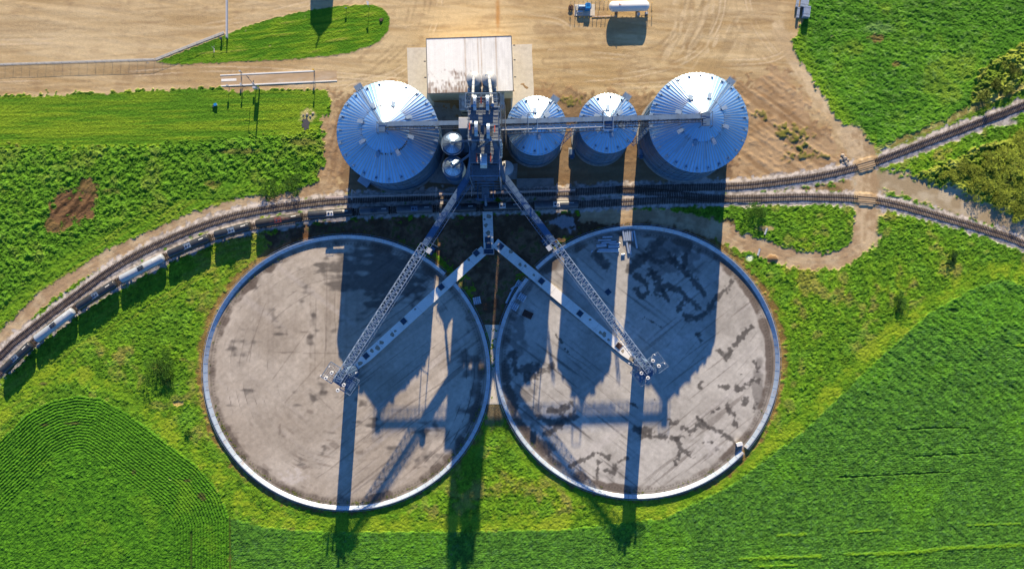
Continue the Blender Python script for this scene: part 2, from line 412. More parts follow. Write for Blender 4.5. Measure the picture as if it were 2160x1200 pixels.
gw = ldist(ROAD_W); q = ss(58, 42, gw + 6 * n2) * (Y > 380) * nw; lay(q * .8, mixc((.060, .135, .010), (.105, .185, .012), ss(-1, 1, .7 * nz(4, .35, R_(28)) + .5 * n2))); Hh = Hh * (1 - .65 * q) + .65 * q * (.22 + .05 * nh + .03 * n1); weed_mask *= 1 - .8 * q
# meadow between circles and tracks: darker / mown swathes
edge_sw = ss(0, 1, np.sin((X * .62 + Y * .78) / 3.4 + n2 * .8)) * .35
# NE field
d = sdist(NEFIELD); m = region(d, 2.5 * n1)
lay(m, mixc((.045, .120, .010), (.075, .165, .013), ss(-1.2, 1.2, n3 + .5 * n2 + .5 * nhx)))
lay(m * .6 * ss(.5, 1.8, n3 + .6 * nz(2.0) + 1.1 * blob(2120, 30, 180, 90)), (.13, .17, .02)); lay(m * .55 * ss(.3, 1.6, nz(3.5, 1.5, -.3) + .5 * n1), (.026, .075, .008)); lay(m * .35 * ss(.8, 1.8, nz(.45, .3) + .3 * n2), (.14, .22, .07))
Hh = Hh * (1 - m) + m * (.34 + .06 * nh + .04 * wn + .07 * n1 + .05 * nz(.9, .3, -.3))
edge = m * ss(40, 6, d) * (Y > 60) * (X < 1850); lay(edge * .6, (.13, .20, .012)); Hh -= edge * .12
m2 = m * ss(.45, .7, blob(1850, 82, 26, 12) + blob(1890, 135, 18, 8) * .8 + .12 * n1 + .0); lay(m2 * .75, (.13, .065, .035)); Hh -= m2 * .15
m2 = m * ss(.4, .8, blob(1855, 60, 45, 16) + .1 * n1); lay(m2 * .35, (.17, .24, .10))
# brush
for poly in (BRUSH_N, BRUSH_E):
    d = sdist(poly); m = region(d, 4 * n1)
    lay(m, mixc((.085, .125, .014), (.20, .21, .035), ss(-1, 1.3, n2 + .5 * n1)))
    lay(m * .65 * ss(.4, 1.4, nz(3.2, .9, .5)), (.035, .060, .010)); lay(m * .5 * ss(.9, 1.8, nz(2.0, .8, .5)), (.26, .25, .09))  # dark slanting streaks are brush shadows put into the colour
    Hh = Hh + m * (.45 + .28 * np.clip(n2 * .7 + n1 * .6, -1.5, 2) + .12 * nh)
    lay(region(d - 0, 2 * n1) * ss(9, 3, d) * .3, (.26, .22, .05))
sw_m = ss(22, 30, dS) * ss(115, 85, dS) * (X < 560) * (Y > 420)
lay(sw_m * (.35 + .3 * np.sin(dS / 2.1 + .5 * n2)), (.105, .170, .010)); Hh -= sw_m * .10; lay(sw_m * .4 * ss(.3, 1.4, nz(6, .3, R_(35))), (.19, .19, .03))
# mown NW grass
d = sdist(MOWN); m = region(d, np.where(Y > 270, 5 * n1, 1.0 * n1))
st = nz(5.0, .24, R_(1.5)); st2 = nz(10, .8, R_(2))
lay(m, mixc((.060, .130, .008), (.135, .185, .012), ss(-1.4, 1.4, .8 * st + .7 * st2 + .4 * n3)))
C = C * (1 + m * (.14 * np.clip(wn, -2, 2)))[..., None]; lay(m * ss(40, 8, d) * .30 * (Y < 250), (.05, .12, .01))
Hh = Hh * (1 - m) + m * (.10 + .022 * st + .025 * nh + .02 * wn); weed_mask *= 1 - m
# yellow mown swath by the crop borders
sw = catmull([(-200, 1080), (-60, 930), (20, 848), (90, 795), (150, 782), (225, 810), (310, 868), (400, 940), (470, 1000), (530, 1075), (600, 1098), (700, 1108), (1000, 1106), (1200, 1100), (1400, 1074), (1560, 990), (1700, 875),
      (1850, 728), (1960, 640), (2060, 582), (2120, 566), (2200, 585), (2400, 630)], 5)
d = 14 - ldist(sw); m = region(d, 5 * n1 + 4 * n2, 8) * .85
stw = nz(4.0, .35, .6) * .5 + nz(6.0, .4, 0) * .5
lay(m, mixc((.105, .180, .010), (.175, .220, .014), ss(-1, 1.3, n2 + stw * .7)))
Hh = Hh * (1 - m) + m * (.20 + .05 * stw + .06 * nh); weed_mask *= 1 - .8 * m
# corn / soy fields
dc = sdist(CORN, 400); m = region(dc, .8 * n1, 1.0)
row = np.where(dc < 150, np.sin(2 * math.pi * dc / 6.1), 0)
inner = ss(95, 125, dc + 6 * n2)
rowv = np.sin(2 * math.pi * X / 5.6 + .25 * n2)
rows = row * (1 - inner) + rowv * inner * .45
corn_c = mixc((.032, .088, .006), (.080, .180, .010), ss(-1.0, 1.1, rows + .35 * nf + .3 * n1))
corn_c = mixc(corn_c, mixc((.045, .115, .008), (.080, .175, .010), ss(-1, 1, n1)), .55 * inner)
corn_c = mixc(corn_c, (.13, .20, .012), .4 * ss(.8, 2, n3 + .5 * n2))
corn_c = corn_c * (1 + .14 * np.clip(wn, -2, 2))[..., None]
lay(m, corn_c)
for (cx, cy, r, r2) in [(155, 892, 26, 4), (95, 895, 16, 4), (285, 995, 8, 7), (425, 1045, 12, 9), (432, 1052, 9, 6), (395, 1012, 14, 4)]:
    q = m * ss(.5, .8, blob(cx, cy, r, r2) + .12 * n1); lay(q * .8, (.07, .05, .02)); Hh -= q * .2
Hh = Hh * (1 - m) + m * (.62 + .15 * rows * (1 - .35 * inner) + .06 * nh + .05 * wn + .06 * n1 * inner); weed_mask *= 1 - m
MID_CORN = m.copy(); ID[m > .5] = 2
ds = sdist(SOY, 400); m = region(ds, .8 * n1, 1.0)
sang = R_(2.5)
sr = np.sin(2 * math.pi * (Y + .03 * X) / 4.4 + .5 * n2) 
hs = nz(1.3, .28, R_(3)); lod = nz(1.4, .35, R_(-35))
lobe = ss(900, 1300, X) * ss(1100, 700, Y)
soy_c = mixc((.044, .102, .015), (.072, .150, .017), ss(-1.4, 1.4, .12 * hs + .5 * n1 + .15 * sr + .6 * nf))
soy_c = mixc(soy_c, (.085, .180, .010), .75 * ss(.2, 1.8, n3 + .5 * nz(9, 3) + 1.2 * blob(2220, 860, 150, 100) + .8 * blob(2180, 720, 80, 90)) * .75)
soy_c = soy_c * (1 + .20 * np.clip(wn, -2, 2) + .10 * np.clip(n1, -2, 2))[..., None]; soy_c = mixc(soy_c, (.075, .135, .060), .35 * ss(.9, 1.8, nz(.3)))  # bluish flecks: leaf highlights mixed into the crop colour
lay(m, soy_c)
Hh = Hh * (1 - m) + m * (.58 + .022 * hs + .05 * nh + .045 * wn + .045 * n1 + .015 * sr + .08 * lod * lobe)
for pts, w in [([(1780, 1168), (1905, 1165), (2000, 1155), (2160, 1148), (2300, 1140)], 3.4), ([(1560, 1177), (1730, 1172)], 3.6), ([(1790, 1121), (1860, 1117)], 2.4), ([(1640, 1128), (1700, 1126)], 2.4), ([(2040, 1107), (2150, 1103)], 2.0), ([(1600, 1193), (1680, 1191)], 2.2), ([(2140, 729), (2300, 727)], 2.0)]:
    q = m * ss(w + 1.2, w - 1.2, ldist(pts) + 1.2 * n1); lay(q * .85, (.135, .215, .010)); Hh += q * .22
for pts in ([(1770, 1006), (1900, 1000), (2000, 995)], [(1890, 906), (1990, 902), (2040, 902)], [(1930, 962), (2060, 955)]):
    q = m * ss(2.4, .6, ldist(pts) + .6 * n1); Hh -= q * .35; lay(q * .5, (.03, .06, .01))
weed_mask *= 1 - m; ID[m > .5] = 3
for pts in ([(485, 1090), (486, 1250)], [(404, 1122), (404, 1200)]):
    q = ss(2.6, .8, ldist(pts)); Hh = Hh * (1 - .8 * q) + .06 * q; lay(q * .7, (.05, .05, .02))
# dirt yard
d = sdist(YARD); di = sdist(ISLAND)
jit = 3.0 * n1 + 2.0 * n2
my = region(d, jit * ss(-30, 0, d)) * (1 - region(di, .9 * n1))
dirtA = (.44, .305, .150); dirtB = (.61, .465, .265); dirtC = (.28, .175, .095)
s1 = nz(12, .5, R_(2)); s2 = nz(7.0, .45, R_(-8)); s3 = nz(30, 2.5, 0)
ang_r = np.hypot(X - 1290, (Y - 20)); arc = 1.6 * np.sin(ang_r / 3.6 + 1.3 * n3 + .4 * n2) * ss(-.6, 1, nz(6, 4)) * ss(330, 250, ang_r) * ss(110, 190, ang_r) * (X > 1330)
colr = mixc(dirtA, dirtB, ss(-1.6, 1.8, .7 * s1 + .5 * s3 + .35 * s2 + .5 * n3 + 1.0 * arc - .3))
colr = mixc(colr, dirtC, .35 * ss(.6, 2.0, n2 + .5 * s2))
lay(my, colr)
lay(my * .45 * ss(0, 1, blob(100, 70, 300, 60)), (.60, .48, .295)); lay(my * .5 * ss(.6, 1.6, nz(9, 1.2, 0)) * ss(.3, .8, blob(150, 30, 330, 30)), (.31, .205, .105))
lay(my * .65 * ss(.4, 1.0, blob(1480, 70, 90, 80) * (.6 + .6 * np.sin(ang_r / 3.0 + 1.2 * n2) + .5 * nz(4, .8, R_(55)))), (.68, .54, .345)); lay(my * .45 * ss(.5, 1.2, blob(1500, 60, 110, 90) * (nz(5, .6, R_(60)) + .4)), (.33, .235, .125)); lay(my * .4 * ss(.7, 1.6, nz(10, .35, R_(-6)) + .5 * n3), (.64, .50, .30)); lay(my * .35 * ss(.8, 1.7, nz(8, .35, R_(4)) + .3 * n3), (.33, .225, .12))
lay(my * .35 * ss(.9, 1.7, nz(6, .35, R_(40)) + .3 * n3) * (X > 690) * (X < 900), (.34, .23, .125)); lay(my * .5 * ss(.3, .8, blob(1060, 195, 110, 12) + .15 * n1), (.36, .23, .11))
lay(my * .75 * ss(.4, 1.0, blob(1050, 30, 7, 60) + .06 * n1), (.46, .22, .06))
for k_, pts in enumerate([[(690, 165), (800, 150), (870, 90), (900, 20), (905, -60)], [(700, 178), (820, 160), (890, 105), (925, 20), (930, -60)], [(690, 150), (780, 140), (845, 85), (870, 10), (872, -60)], [(860, 60), (960, 35), (1150, 40), (1200, 60)],
    [(1130, 160), (1300, 148), (1420, 118), (1480, 50), (1495, -60)], [(1130, 172), (1320, 160), (1450, 125), (1515, 50), (1530, -60)], [(1150, 130), (1300, 120), (1390, 100), (1445, 40), (1455, -60)], [(1160, 110), (1280, 118), (1400, 130), (1600, 130), (1660, 110)],
    [(1540, -60), (1560, 60), (1640, 150), (1720, 230), (1800, 310)], [(1570, -60), (1590, 50), (1660, 140), (1740, 220), (1812, 310)], [(1500, 150), (1600, 170), (1690, 230), (1780, 310)], [(0, 168), (200, 162), (450, 146), (700, 158), (860, 172)], [(0, 182), (220, 176), (480, 162), (720, 175)], [(0, 90), (250, 80), (470, 50), (650, 8)], [(0, 60), (250, 50), (450, 20), (560, -30)],
    [(690, 420), (700, 340), (702, 250), (730, 190), (830, 160)], [(680, 420), (692, 330), (690, 250), (715, 190)], [(1125, 200), (1250, 185), (1400, 178), (1560, 160)]]):
    c_ = catmull(pts, 6); d_ = ldist_near(c_, 30); br = my * ss(-.6, .9, nz(5, 1.5, 0)) * (.85 if k_ < 12 else .7)
    for o_ in (4.5,):
        lay(br * .55 * ss(2.4, .8, np.abs(d_ - o_) + .5 * nf), (.72, .585, .40) if k_ % 2 else (.34, .24, .135)); lay(br * .40 * ss(1.6, .6, np.abs(d_ - o_ - 2.6) + .5 * nf), (.30, .21, .115))
ID[my > .5] = 4
Hh = Hh * (1 - my) + my * (.02 + .012 * n1 + .012 * s2 + .01 * arc); weed_mask *= 1 - my
m = region(sdist(BROWN), 9 * n1 + 5 * n2, 8) * my
tr = nz(8, .45, R_(-35)); lay(m * .85, mixc((.27, .165, .085), (.46, .315, .18), ss(-1.2, 1.2, .8 * tr + .6 * n2)))
Hh += m * (.05 * tr + .05 * n1)
m = region(sdist(SILOS_SOIL), 8 * n1 + 4 * n2, 7) * my
lay(m * .75, mixc((.17, .105, .062), (.34, .215, .115), ss(-1, 1.4, n2 + .4 * n1 + .02 * (230 - Y)))); Hh += m * .04 * n1
trw = nz(6, .4, R_(75)); m = my * ss(.35, .7, blob(700, 320, 32, 110) + .1 * n1); lay(m * .6, mixc((.27, .165, .09), (.42, .29, .17), ss(-1, 1, trw)))
q = my * ss(19, 11, ldist_near([(1640, 60), (1672, 120), (1710, 178), (1758, 245), (1798, 300), (1824, 345)], 40) + 2.5 * n1 + 1.5 * n2); lay(q * .85, mixc((.50, .37, .215), (.64, .50, .31), ss(-1, 1.2, n2 + .5 * nz(6, .3, R_(-58)))))
# scattered grass on the bare soil
for (cx, cy, r, r2) in [(1645, 275, 28, 22), (1690, 305, 26, 26), (1600, 245, 20, 20), (1680, 285, 45, 30), (1205, 212, 28, 14), (1700, 330, 60, 16)]:
    bb = blob(cx, cy, r, r2); m = my * ss(.45, .75, bb * (.75 + .35 * n1 + .15 * nf)); lay(m * .75, mixc((.085, .11, .018), (.17, .17, .03), ss(-1, 1, nf))); Hh += m * .2
# grass island
mi = region(di, .9 * n1); sti = nz(4.0, .24, R_(6)) * ss(0, 40, di + 8) + .5 * nz(3, .4, R_(16))
lay(mi, mixc((.045, .115, .006), (.115, .175, .010), ss(-1.3, 1.5, sti + .4 * n2)))
lay(mi * .6 * ss(1.0, 2.2, sti + .6 * blob(470, 108, 80, 14)), (.22, .19, .05)); lay(mi * ss(16, 3, di) * .35, (.05, .13, .008))
Hh = Hh * (1 - mi) + mi * (.09 + .03 * sti + .025 * nh + .02 * wn); weed_mask *= 1 - mi; ID[mi > .5] = VEG
# centre soil + roads
m = region(sdist(CENTRE), 7 * n1 + 4 * n2, 4)
lay(m, mixc((.100, .060, .036), (.20, .125, .075), ss(-1.2, 1.3, n2 + .6 * n1 + .3 * nz(3, .5, .4)))); Hh = Hh * (1 - m) + m * (.05 + .05 * n1 + .04 * nz(2, .5, .5)); weed_mask *= 1 - m; ID[m > .5] = 5
lay(m * ss(.7, 1.4, n1 + .5 * n2 + .8 * blob(730, 475, 90, 14) - .4) * .6, (.05, .09, .015))
for pts, w, amp in ((ROAD_W, 14.5, 2.0), (ROAD_E, 19, 3.0)):
    dl = ldist(pts); m = region(w - dl, amp * n1 + 1.5 * n2, 1.8) * (1 - .0 * my)
    rut = np.exp(-((dl - 5) / 2.2) ** 2)
    lay(m, mixc((.40, .28, .165), (.52, .40, .25), ss(-1, 1.2, n2 + .7 * rut))); lay(m * .35 * ss(.6, 1.6, n1), (.25, .16, .09))
    Hh = Hh * (1 - m) + m * (.05 - .03 * rut + .02 * n1); weed_mask *= 1 - m; ID[(m > .5) & (ID != 4)] = 6
m = region(sdist([(1600, 408), (1640, 402), (1740, 388), (1815, 372), (1852, 368), (1856, 424), (1800, 411), (1700, 407)]), 4 * n1 + 2 * n2, 4); lay(m * .9, mixc((.24, .15, .08), (.40, .27, .15), ss(-1, 1, n2 + n1))); Hh = Hh * (1 - m) + .05 * m; weed_mask *= 1 - m; ID[(m > .5) & (ID == 1)] = 6
m = region(sdist([(1795, 330), (1840, 335), (1875, 372), (1862, 425), (1848, 470), (1850, 520), (1800, 430), (1800, 380)]), 4 * n1 + 3 * n2, 5); lay(m * .9, mixc((.36, .25, .145), (.52, .40, .25), ss(-1, 1, n2 + n1))); Hh = Hh * (1 - m) + .05 * m; weed_mask *= 1 - m; ID[(m > .5) & (ID == 1)] = 6
dl = ldist(DIRT_E); m = region(24 - dl, 6 * n1 + 3 * n2, 5); lay(m, mixc((.36, .28, .17), (.50, .42, .29), ss(-1, 1, n2))); Hh = Hh * (1 - m) + .05 * m; weed_mask *= 1 - m; ID[m > .5] = 6
dl_ = ldist([(1826, 326), (1885, 303), (2000, 256), (2046, 232), (2100, 208), (2400, 80)]); m = ss(9, 3, dl_ + 2.5 * n1 + 2 * n2) * ss(2300, 2060, X); lay(m * .8, mixc((.20, .13, .06), (.40, .30, .16), ss(-1, 1, n1 + n2))); Hh = Hh * (1 - .8 * m) + .03 * m; weed_mask *= 1 - m
m = ss(3, 8, Y - (326 - (X - 1826) * .42) + 2 * n1) * ss(60, 40, Y - (326 - (X - 1826) * .42)) * (X > 1850) * (dN > 14) * (dN < 40); lay(m * .6, mixc((.075, .130, .010), (.15, .18, .02), ss(-1, 1, n2))); Hh *= 1 - .5 * m
# ballast
mb = np.maximum(region(17 - dN, 2.5 * n1 + 1.0 * n2, 2), region(16 - dS, 2.5 * n1 + 1.0 * n2, 2))
cross = ss(27, 19, np.abs(X - 1824) + 2 * n1)
grv = mixc((.29, .26, .235), (.52, .475, .44), ss(-1.3, 1.3, nf + .5 * n1 + .4 * n2))
grv = mixc(grv, (.20, .16, .135), .45 * ss(8.5, 5.5, trk))
mbc = mb * (1 - cross)
lay(mbc, grv); shelf = ss(17, 9, trk)
Hh = Hh * (1 - mb) + mb * (.03 + .24 * shelf * (1 - .0 * cross) + .02 * nf); weed_mask *= 1 - mb; ID[mbc > .5] = 7
m = ss(.4, .6, blob(2110, 258, 40, 10) + .05 * n1); lay(m * .9, grv); ID[m > .5] = 7; weed_mask *= 1 - m; Hh = Hh * (1 - m) + m * .15
m = ss(.5, .7, blob(1585, 432, 34, 9) + .08 * n1); lay(m * .8, grv); weed_mask *= 1 - m; Hh = Hh * (1 - m) + m * .08
q = ss(27, 19, ldist_near([(1800, 290), (1822, 325), (1826, 360), (1826, 400), (1829, 450), (1822, 500)], 40) + 2.5 * n1 + 1.5 * n2); rt = np.exp(-((np.abs(X - 1826) - 8) / 3.0) ** 2)
lay(q, mixc((.38, .265, .15), (.56, .43, .27), ss(-1, 1.2, n2 * .8 + .8 * rt + .4 * n1))); weed_mask *= 1 - q; ID[(q > .5) & ((ID == 1) | (ID == 7))] = 6; Hh = np.where((q > .5) & (trk > 14), np.minimum(Hh, .08), Hh)
# crossing planks dirt
Hh = np.where((np.abs(X - 1826) < 15) & (trk < 14), np.maximum(Hh, .42), Hh)
# soil mounds, spill, puddle beds
for (cx, cy, r, r2, h, c1) in [(1630, 545, 15, 9, .9, (.13, .075, .035)), (1612, 482, 22, 7, .35, (.20, .13, .08)), (1580, 545, 12, 7, .2, (.35, .33, .33)), (375, 850, 14, 7, .1, (.26, .16, .08)), (92, 808, 10, 5, .3, (.10, .07, .03)), (2010, 655, 10, 7, .2, (.03, .06, .01)), (650, 246, 20, 16, .12, (.24, .18, .10))]:
    q = ss(.4, .7, blob(cx, cy, r, r2) + .12 * n1); lay(q * .85, mixc(c1, np.asarray(c1) * 1.8, ss(-1, 1, n1))); Hh = Hh * (1 - q) + q * (h * blob(cx, cy, r, r2) + .1 * np.abs(nf) * min(h, .5)); weed_mask *= 1 - q
q = ss(.5, .62, blob(1187, 468, 30, 14) + .5 * blob(1205, 490, 14, 16) + .12 * n1); lay(q * .8, (.36, .38, .42)); Hh = np.where(q > .5, .05, Hh)
# ring surroundings and pads
def rr_of(p): return np.sqrt(((X - p[0]) / p[2]) ** 2 + ((Y - p[1]) / p[3]) ** 2)
rL = rr_of(PADL); rR = rr_of(PADR)
for r, p in ((rL, PADL), (rR, PADR)):
    west = ss(.3, -.6, (X - p[0]) / p[2]) if p is PADL else ss(.1, .7, (X - p[0]) / p[2])
    m = ss(1.062 + .0, 1.03, r + .012 * n1 - .034 * west + .03) * 1.0
    lay(m * .9, mixc((.15, .075, .035), (.27, .145, .07), ss(-1, 1, n1 + .4 * n2))); Hh = Hh * (1 - m) + m * .05; weed_mask *= 1 - m
    q = ss(1.13, 1.06, r) * (1 - m) * (ID == 1); Hh *= 1 - .45 * q; weed_mask *= 1 - .7 * q
    lay(q * (.3 + .3 * np.sin(r * p[2] / 2.3 + .4 * n2)) * (Y > 500), (.105, .165, .010))
# white apron strip between the circles is an object of its own; brown mud south of it
m = ss(22, 14, np.abs(X - 1043) + 2 * n1) * ss(845, 855, Y) * ss(905, 880, Y + 4 * n1); lay(m, mixc((.10, .06, .035), (.19, .125, .08), ss(-1, 1, nz(.4, 2.)))); weed_mask *= 1 - m; Hh = Hh * (1 - m) + m * .05

def pad_paint(r, p, right):
    inside = r < .988
    ux, uy = X - p[0], Y - p[1]
    base = mixc((.375, .320, .258), (.480, .422, .352), ss(-1.8, 1.8, n3 + .4 * n2 + .1 * n1))
    if right: base = mixc((.370, .342, .302), (.490, .460, .412), ss(-1.8, 1.8, n3 + .5 * n2 + .1 * n1))
    ang = R_(-38) if right else R_(38)
    l1 = nz(9, .28, ang); l2 = nz(6, .28, -ang)
    v1 = nz(18, .6, R_(90))
    arcs = np.sin(r * p[2] / 3.0 + .7 * n3)
    def dark(a, col): 
        nonlocal base
        base = mixc(base, col, a)
    def lanes(ang_, wd, m_, amp=.07, edge=.5):
        nonlocal base
        v = (-ux * math.sin(ang_) - uy * math.cos(ang_)) / wd + .10 * n3
        k = np.floor(v).astype(int) % 97; lv = np.random.default_rng(31).uniform(-amp, amp, 97)[k]
        base = base * (1 + (lv * m_))[..., None]
        e = ss(.075, .02, np.abs(v - np.round(v))) * ss(.0, 1.1, nz(5, .7, ang_) + .4 * n2); dark(edge * e * m_, (.13, .105, .09))
    def arclanes(wd, m_, amp=.06, edge=.5):
        nonlocal base
        v = r * p[2] / wd + .12 * n3; k = np.floor(v).astype(int) % 97; lv = np.random.default_rng(9).uniform(-amp, amp, 97)[k]
        base = base * (1 + (lv * m_))[..., None]
        e = ss(.09, .02, np.abs(v - np.round(v))) * ss(-.1, 1.2, n2 + .4 * n3); dark(edge * e * m_, (.13, .105, .09))
    if not right:
        sE = ss(-15, 15, ux + .3 * uy) * ss(.84, .78, r); sN = ss(15, -15, ux) * ss(.62, .56, r) * ss(20, -20, uy) * ss(-120, -90, ux); sW = (1 - sE) * (1 - sN) * ss(30, -10, uy); sS = (1 - sE) * ss(0, 25, uy)
        lanes(R_(38), 17, sE, .08, .6); lanes(R_(90), 22, sN, .05, .4); arclanes(19, sW * ss(.45, .55, r), .06, .45)
        lanes(R_(-42), 20, sS * ss(.55, .42, r), .07, .45); arclanes(17, sS * ss(.42, .55, r), .07, .6); arclanes(17, ss(.78, .84, r) * ss(0, 60, ux), .09, .7)
        # diagonal strips east, chevrons south-west, upright strips north-west, arcs near the rim in the south
        east = ss(-20, 20, ux + .25 * uy); 
        dark(.45 * east * ss(.9, 1.8, l1), (.12, .095, .08)); dark(.08 * (1 - east) * ss(-60, 10, uy) * ss(.6, 1.8, l2), (.16, .125, .10))
        dark(.18 * (1 - east) * ss(10, -60, uy) * ss(.6, 1.8, v1), (.17, .135, .11))
        base = mixc(base, (.50, .45, .41), .35 * ss(.5, 1.8, nz(20, .7, ang)) * east); base = mixc(base, (.49, .44, .40), .3 * ss(.5, 1.8, nz(20, .7, -ang)) * (1 - east))
        sa = ss(.3, .55, r) * ss(60, 130, uy) * ss(140, -40, ux); dark(.5 * sa * ss(.4, .95, arcs) * ss(-.5, 1, n2), (.17, .13, .10))
        dark(.55 * ss(.5, .95, r) * ss(40, 110, ux) * ss(.72, .82, r + .02 * n1) * ss(.93, .88, r) * ss(.2, 1.2, n2 + .4 * nz(5, .6, R_(60))), (.10, .085, .075))
        wet = ss(.25, .8, blob(800, 575, 100, 58) * 1.35 + .28 * n2 + .22 * nz(2.5, .5, R_(0)) - .15); dark(.78 * wet, (.085, .075, .068))
        wet = ss(.5, .9, blob(1010, 800, 34, 130) + .35 * n2 - .1); dark(.6 * wet, (.10, .085, .075))
        for (cx, cy, a, b) in [(607, 743, 36, 3), (640, 700, 16, 3), (655, 868, 10, 7), (705, 940, 16, 10), (590, 905, 5, 18), (648, 985, 14, 5), (760, 955, 14, 9), (880, 985, 14, 6), (925, 980, 10, 8), (605, 700, 5, 12), (800, 1010, 20, 4)]:
            dark(.55 * ss(.45, .9, blob(cx, cy, a, b) + .14 * n1), (.14, .11, .09))
        li = ss(.75, .95, blob(620, 1010, 50, 26) + .2 * n1); base = mixc(base, (.55, .5, .46), .5 * li)
        for q in ([(655, 790), (655, 600)], [(688, 740), (690, 560)], [(575, 800), (655, 690)], [(600, 850), (680, 760)], [(640, 745), (720, 745)], [(520, 760), (560, 640)]):
            dark(.35 * ss(1.8, .4, ldist(q) + .3 * n1), (.14, .11, .09))
    else:
        lanes(R_(-38), 19, ss(30, -30, ux) * ss(.9, .85, r), .06, .6); lanes(R_(48), 21, ss(-30, 30, ux) * ss(.9, .85, r), .04, .3)
        dark(.75 * ss(1.0, 1.9, l1) * ss(120, -40, ux), (.09, .08, .075)); dark(.5 * ss(1.1, 2.0, l2) * ss(-40, 60, ux), (.15, .125, .105))
        base = mixc(base, (.52, .48, .45), .3 * ss(.6, 1.8, nz(16, .6, R_(35))))
        for pl, hw in WET:
            q = [(1034 + a / 1.96, 464 + b / 1.96) for a, b in pl]; hw = hw / 1.96
            d_ = ldist_near(q) + 1.9 * n1 + 1.2 * nf + 1.2 * n2
            dark(.74 * ss(hw * 1.2, hw * .7, d_), (.085, .076, .070)); dark(.35 * ss(hw * .7, hw * .2, d_), (.05, .045, .042))
        for (cx, cy, a, b, w_) in [(1430, 560, 90, 40, .55), (1410, 520, 70, 25, .6), (1085, 720, 26, 90, .6), (1110, 850, 40, 60, .6), (1180, 545, 40, 22, .5), (1600, 830, 16, 80, .55), (1560, 960, 40, 16, .4), (1290, 1000, 40, 18, .3)]:
            dark(w_ * ss(.45, .8, blob(cx, cy, a, b) * (.85 + .45 * n2 + .2 * nz(2.5, .6, R_(-40)))), (.10, .088, .080))
        base = mixc(base, (.56, .53, .50), .35 * ss(.5, .9, (blob(1420, 730, 60, 40) + blob(1500, 940, 50, 40) + blob(1330, 690, 40, 30)) * (.8 + .4 * n1)))
    # aeration trench and grime along the foot of the wall
    th = np.arctan2(uy, ux)
    tick = ss(.2, .8, np.sin(th * 260)) 
    band = ss(.905, .925, r + .008 * n2) * (.55 + .3 * np.clip(n2, -1, 1))
    dark(np.clip(1.15 * band, 0, .9), (.125, .098, .080))
    dark(.55 * ss(.008, .003, np.abs(r - .937)) * tick, (.05, .045, .04)); dark(.4 * ss(.006, .002, np.abs(r - .955)), (.07, .06, .05))
    base = base * (1 + .025 * np.clip(nz(3.0, .28, ang), -2, 2) + .035 * np.clip(n1, -2, 2) + .03 * np.clip(nf, -2, 2))[..., None]
    base = mixc(base, (.33, .29, .26), .5 * ss(.955, .972, r) )
    C[inside] = base[inside]; Hh[inside] = .12; ID[inside] = 8 if not right else 9
    weed_mask[r < 1.03] = 0
    # weeds sprouting along the foot of the wall, as on the photo's south rim
    return inside
pad_paint(rL, PADL, False); pad_paint(rR, PADR, True)
Hh = np.clip(Hh, .0, None)
edge_fade = np.minimum.reduce([np.arange(nx)[None, :] + 0 * X, nx - 1 - np.arange(nx)[None, :] + 0 * X, np.arange(ny)[:, None] + 0 * X, ny - 1 - np.arange(ny)[:, None] + 0 * X])
Hh = np.where(edge_fade < 3, Hh * edge_fade / 3, Hh)

# split the sheet
fid = ID[:-1, :-1]
idx = (np.arange(ny)[:, None] * nx + np.arange(nx)[None, :])
quads = np.stack([idx[:-1, :-1], idx[:-1, 1:], idx[1:, 1:], idx[1:, :-1]], -1)
allv = np.stack([WX, WY, Hh], -1).reshape(-1, 3); allc = np.clip(C * np.where(np.isin(ID, [1, 2, 3])[..., None], np.where((ID == 1)[..., None], (1.48, 1.70, 1.3), (1.08, 1.42, 1.1)), 1.0), .004, .9).reshape(-1, 3)
def sheet(name, ids, m, label, kind, smooth=True):
    q = quads[np.isin(fid, ids)]
    used, inv = np.unique(q.ravel(), return_inverse=True)
    me = bpy.data.meshes.new(name)
    me.vertices.add(len(used)); me.vertices.foreach_set('co', allv[used].astype(np.float32).ravel())
    me.loops.add(len(inv)); me.loops.foreach_set('vertex_index', inv.astype(np.int32))
    me.polygons.add(len(q)); me.polygons.foreach_set('loop_start', np.arange(0, 4 * len(q), 4, dtype=np.int32))
    me.polygons.foreach_set('use_smooth', np.full(len(q), smooth))
    a = me.color_attributes.new('Col', 'FLOAT_COLOR', 'POINT')
    a.data.foreach_set('color', np.concatenate([allc[used], np.ones((len(used), 1))], 1).astype(np.float32).ravel())
    me.materials.append(m); me.update(calc_edges=True)
    o = bpy.data.objects.new(name, me); COL.objects.link(o)
    return tag(o, label, 'ground', None, kind)
sheet('grass_meadow', [1], M['grass'], 'rough green weedy grass around the round pads and tracks', 'structure', False)
sheet('crop_field', [2], M['crop'], 'green row crop field in curved rows at the lower left', 'stuff', False)
sheet('crop_field', [3], M['crop'], 'dense dark green crop field filling the lower right', 'stuff', False)
sheet('dirt_yard', [4], M['dirt'], 'tan packed dirt yard with tyre marks north of the silos', 'structure')
sheet('bare_soil', [5], M['soil'], 'dark bare soil between the tracks and the two round pads', 'structure')
sheet('dirt_road', [6], M['dirt'], 'tan dirt tracks beside the railway and round the grass loop', 'structure')
sheet('gravel_ballast', [7], M['gravel'], 'grey gravel ballast under the railway tracks', 'structure')
sheet('storage_pad', [8], M['pad'], 'round grey storage pad on the left with diagonal scrape marks', 'structure')
sheet('storage_pad', [9], M['pad'], 'round grey storage pad on the right with dark wet blotches', 'structure')
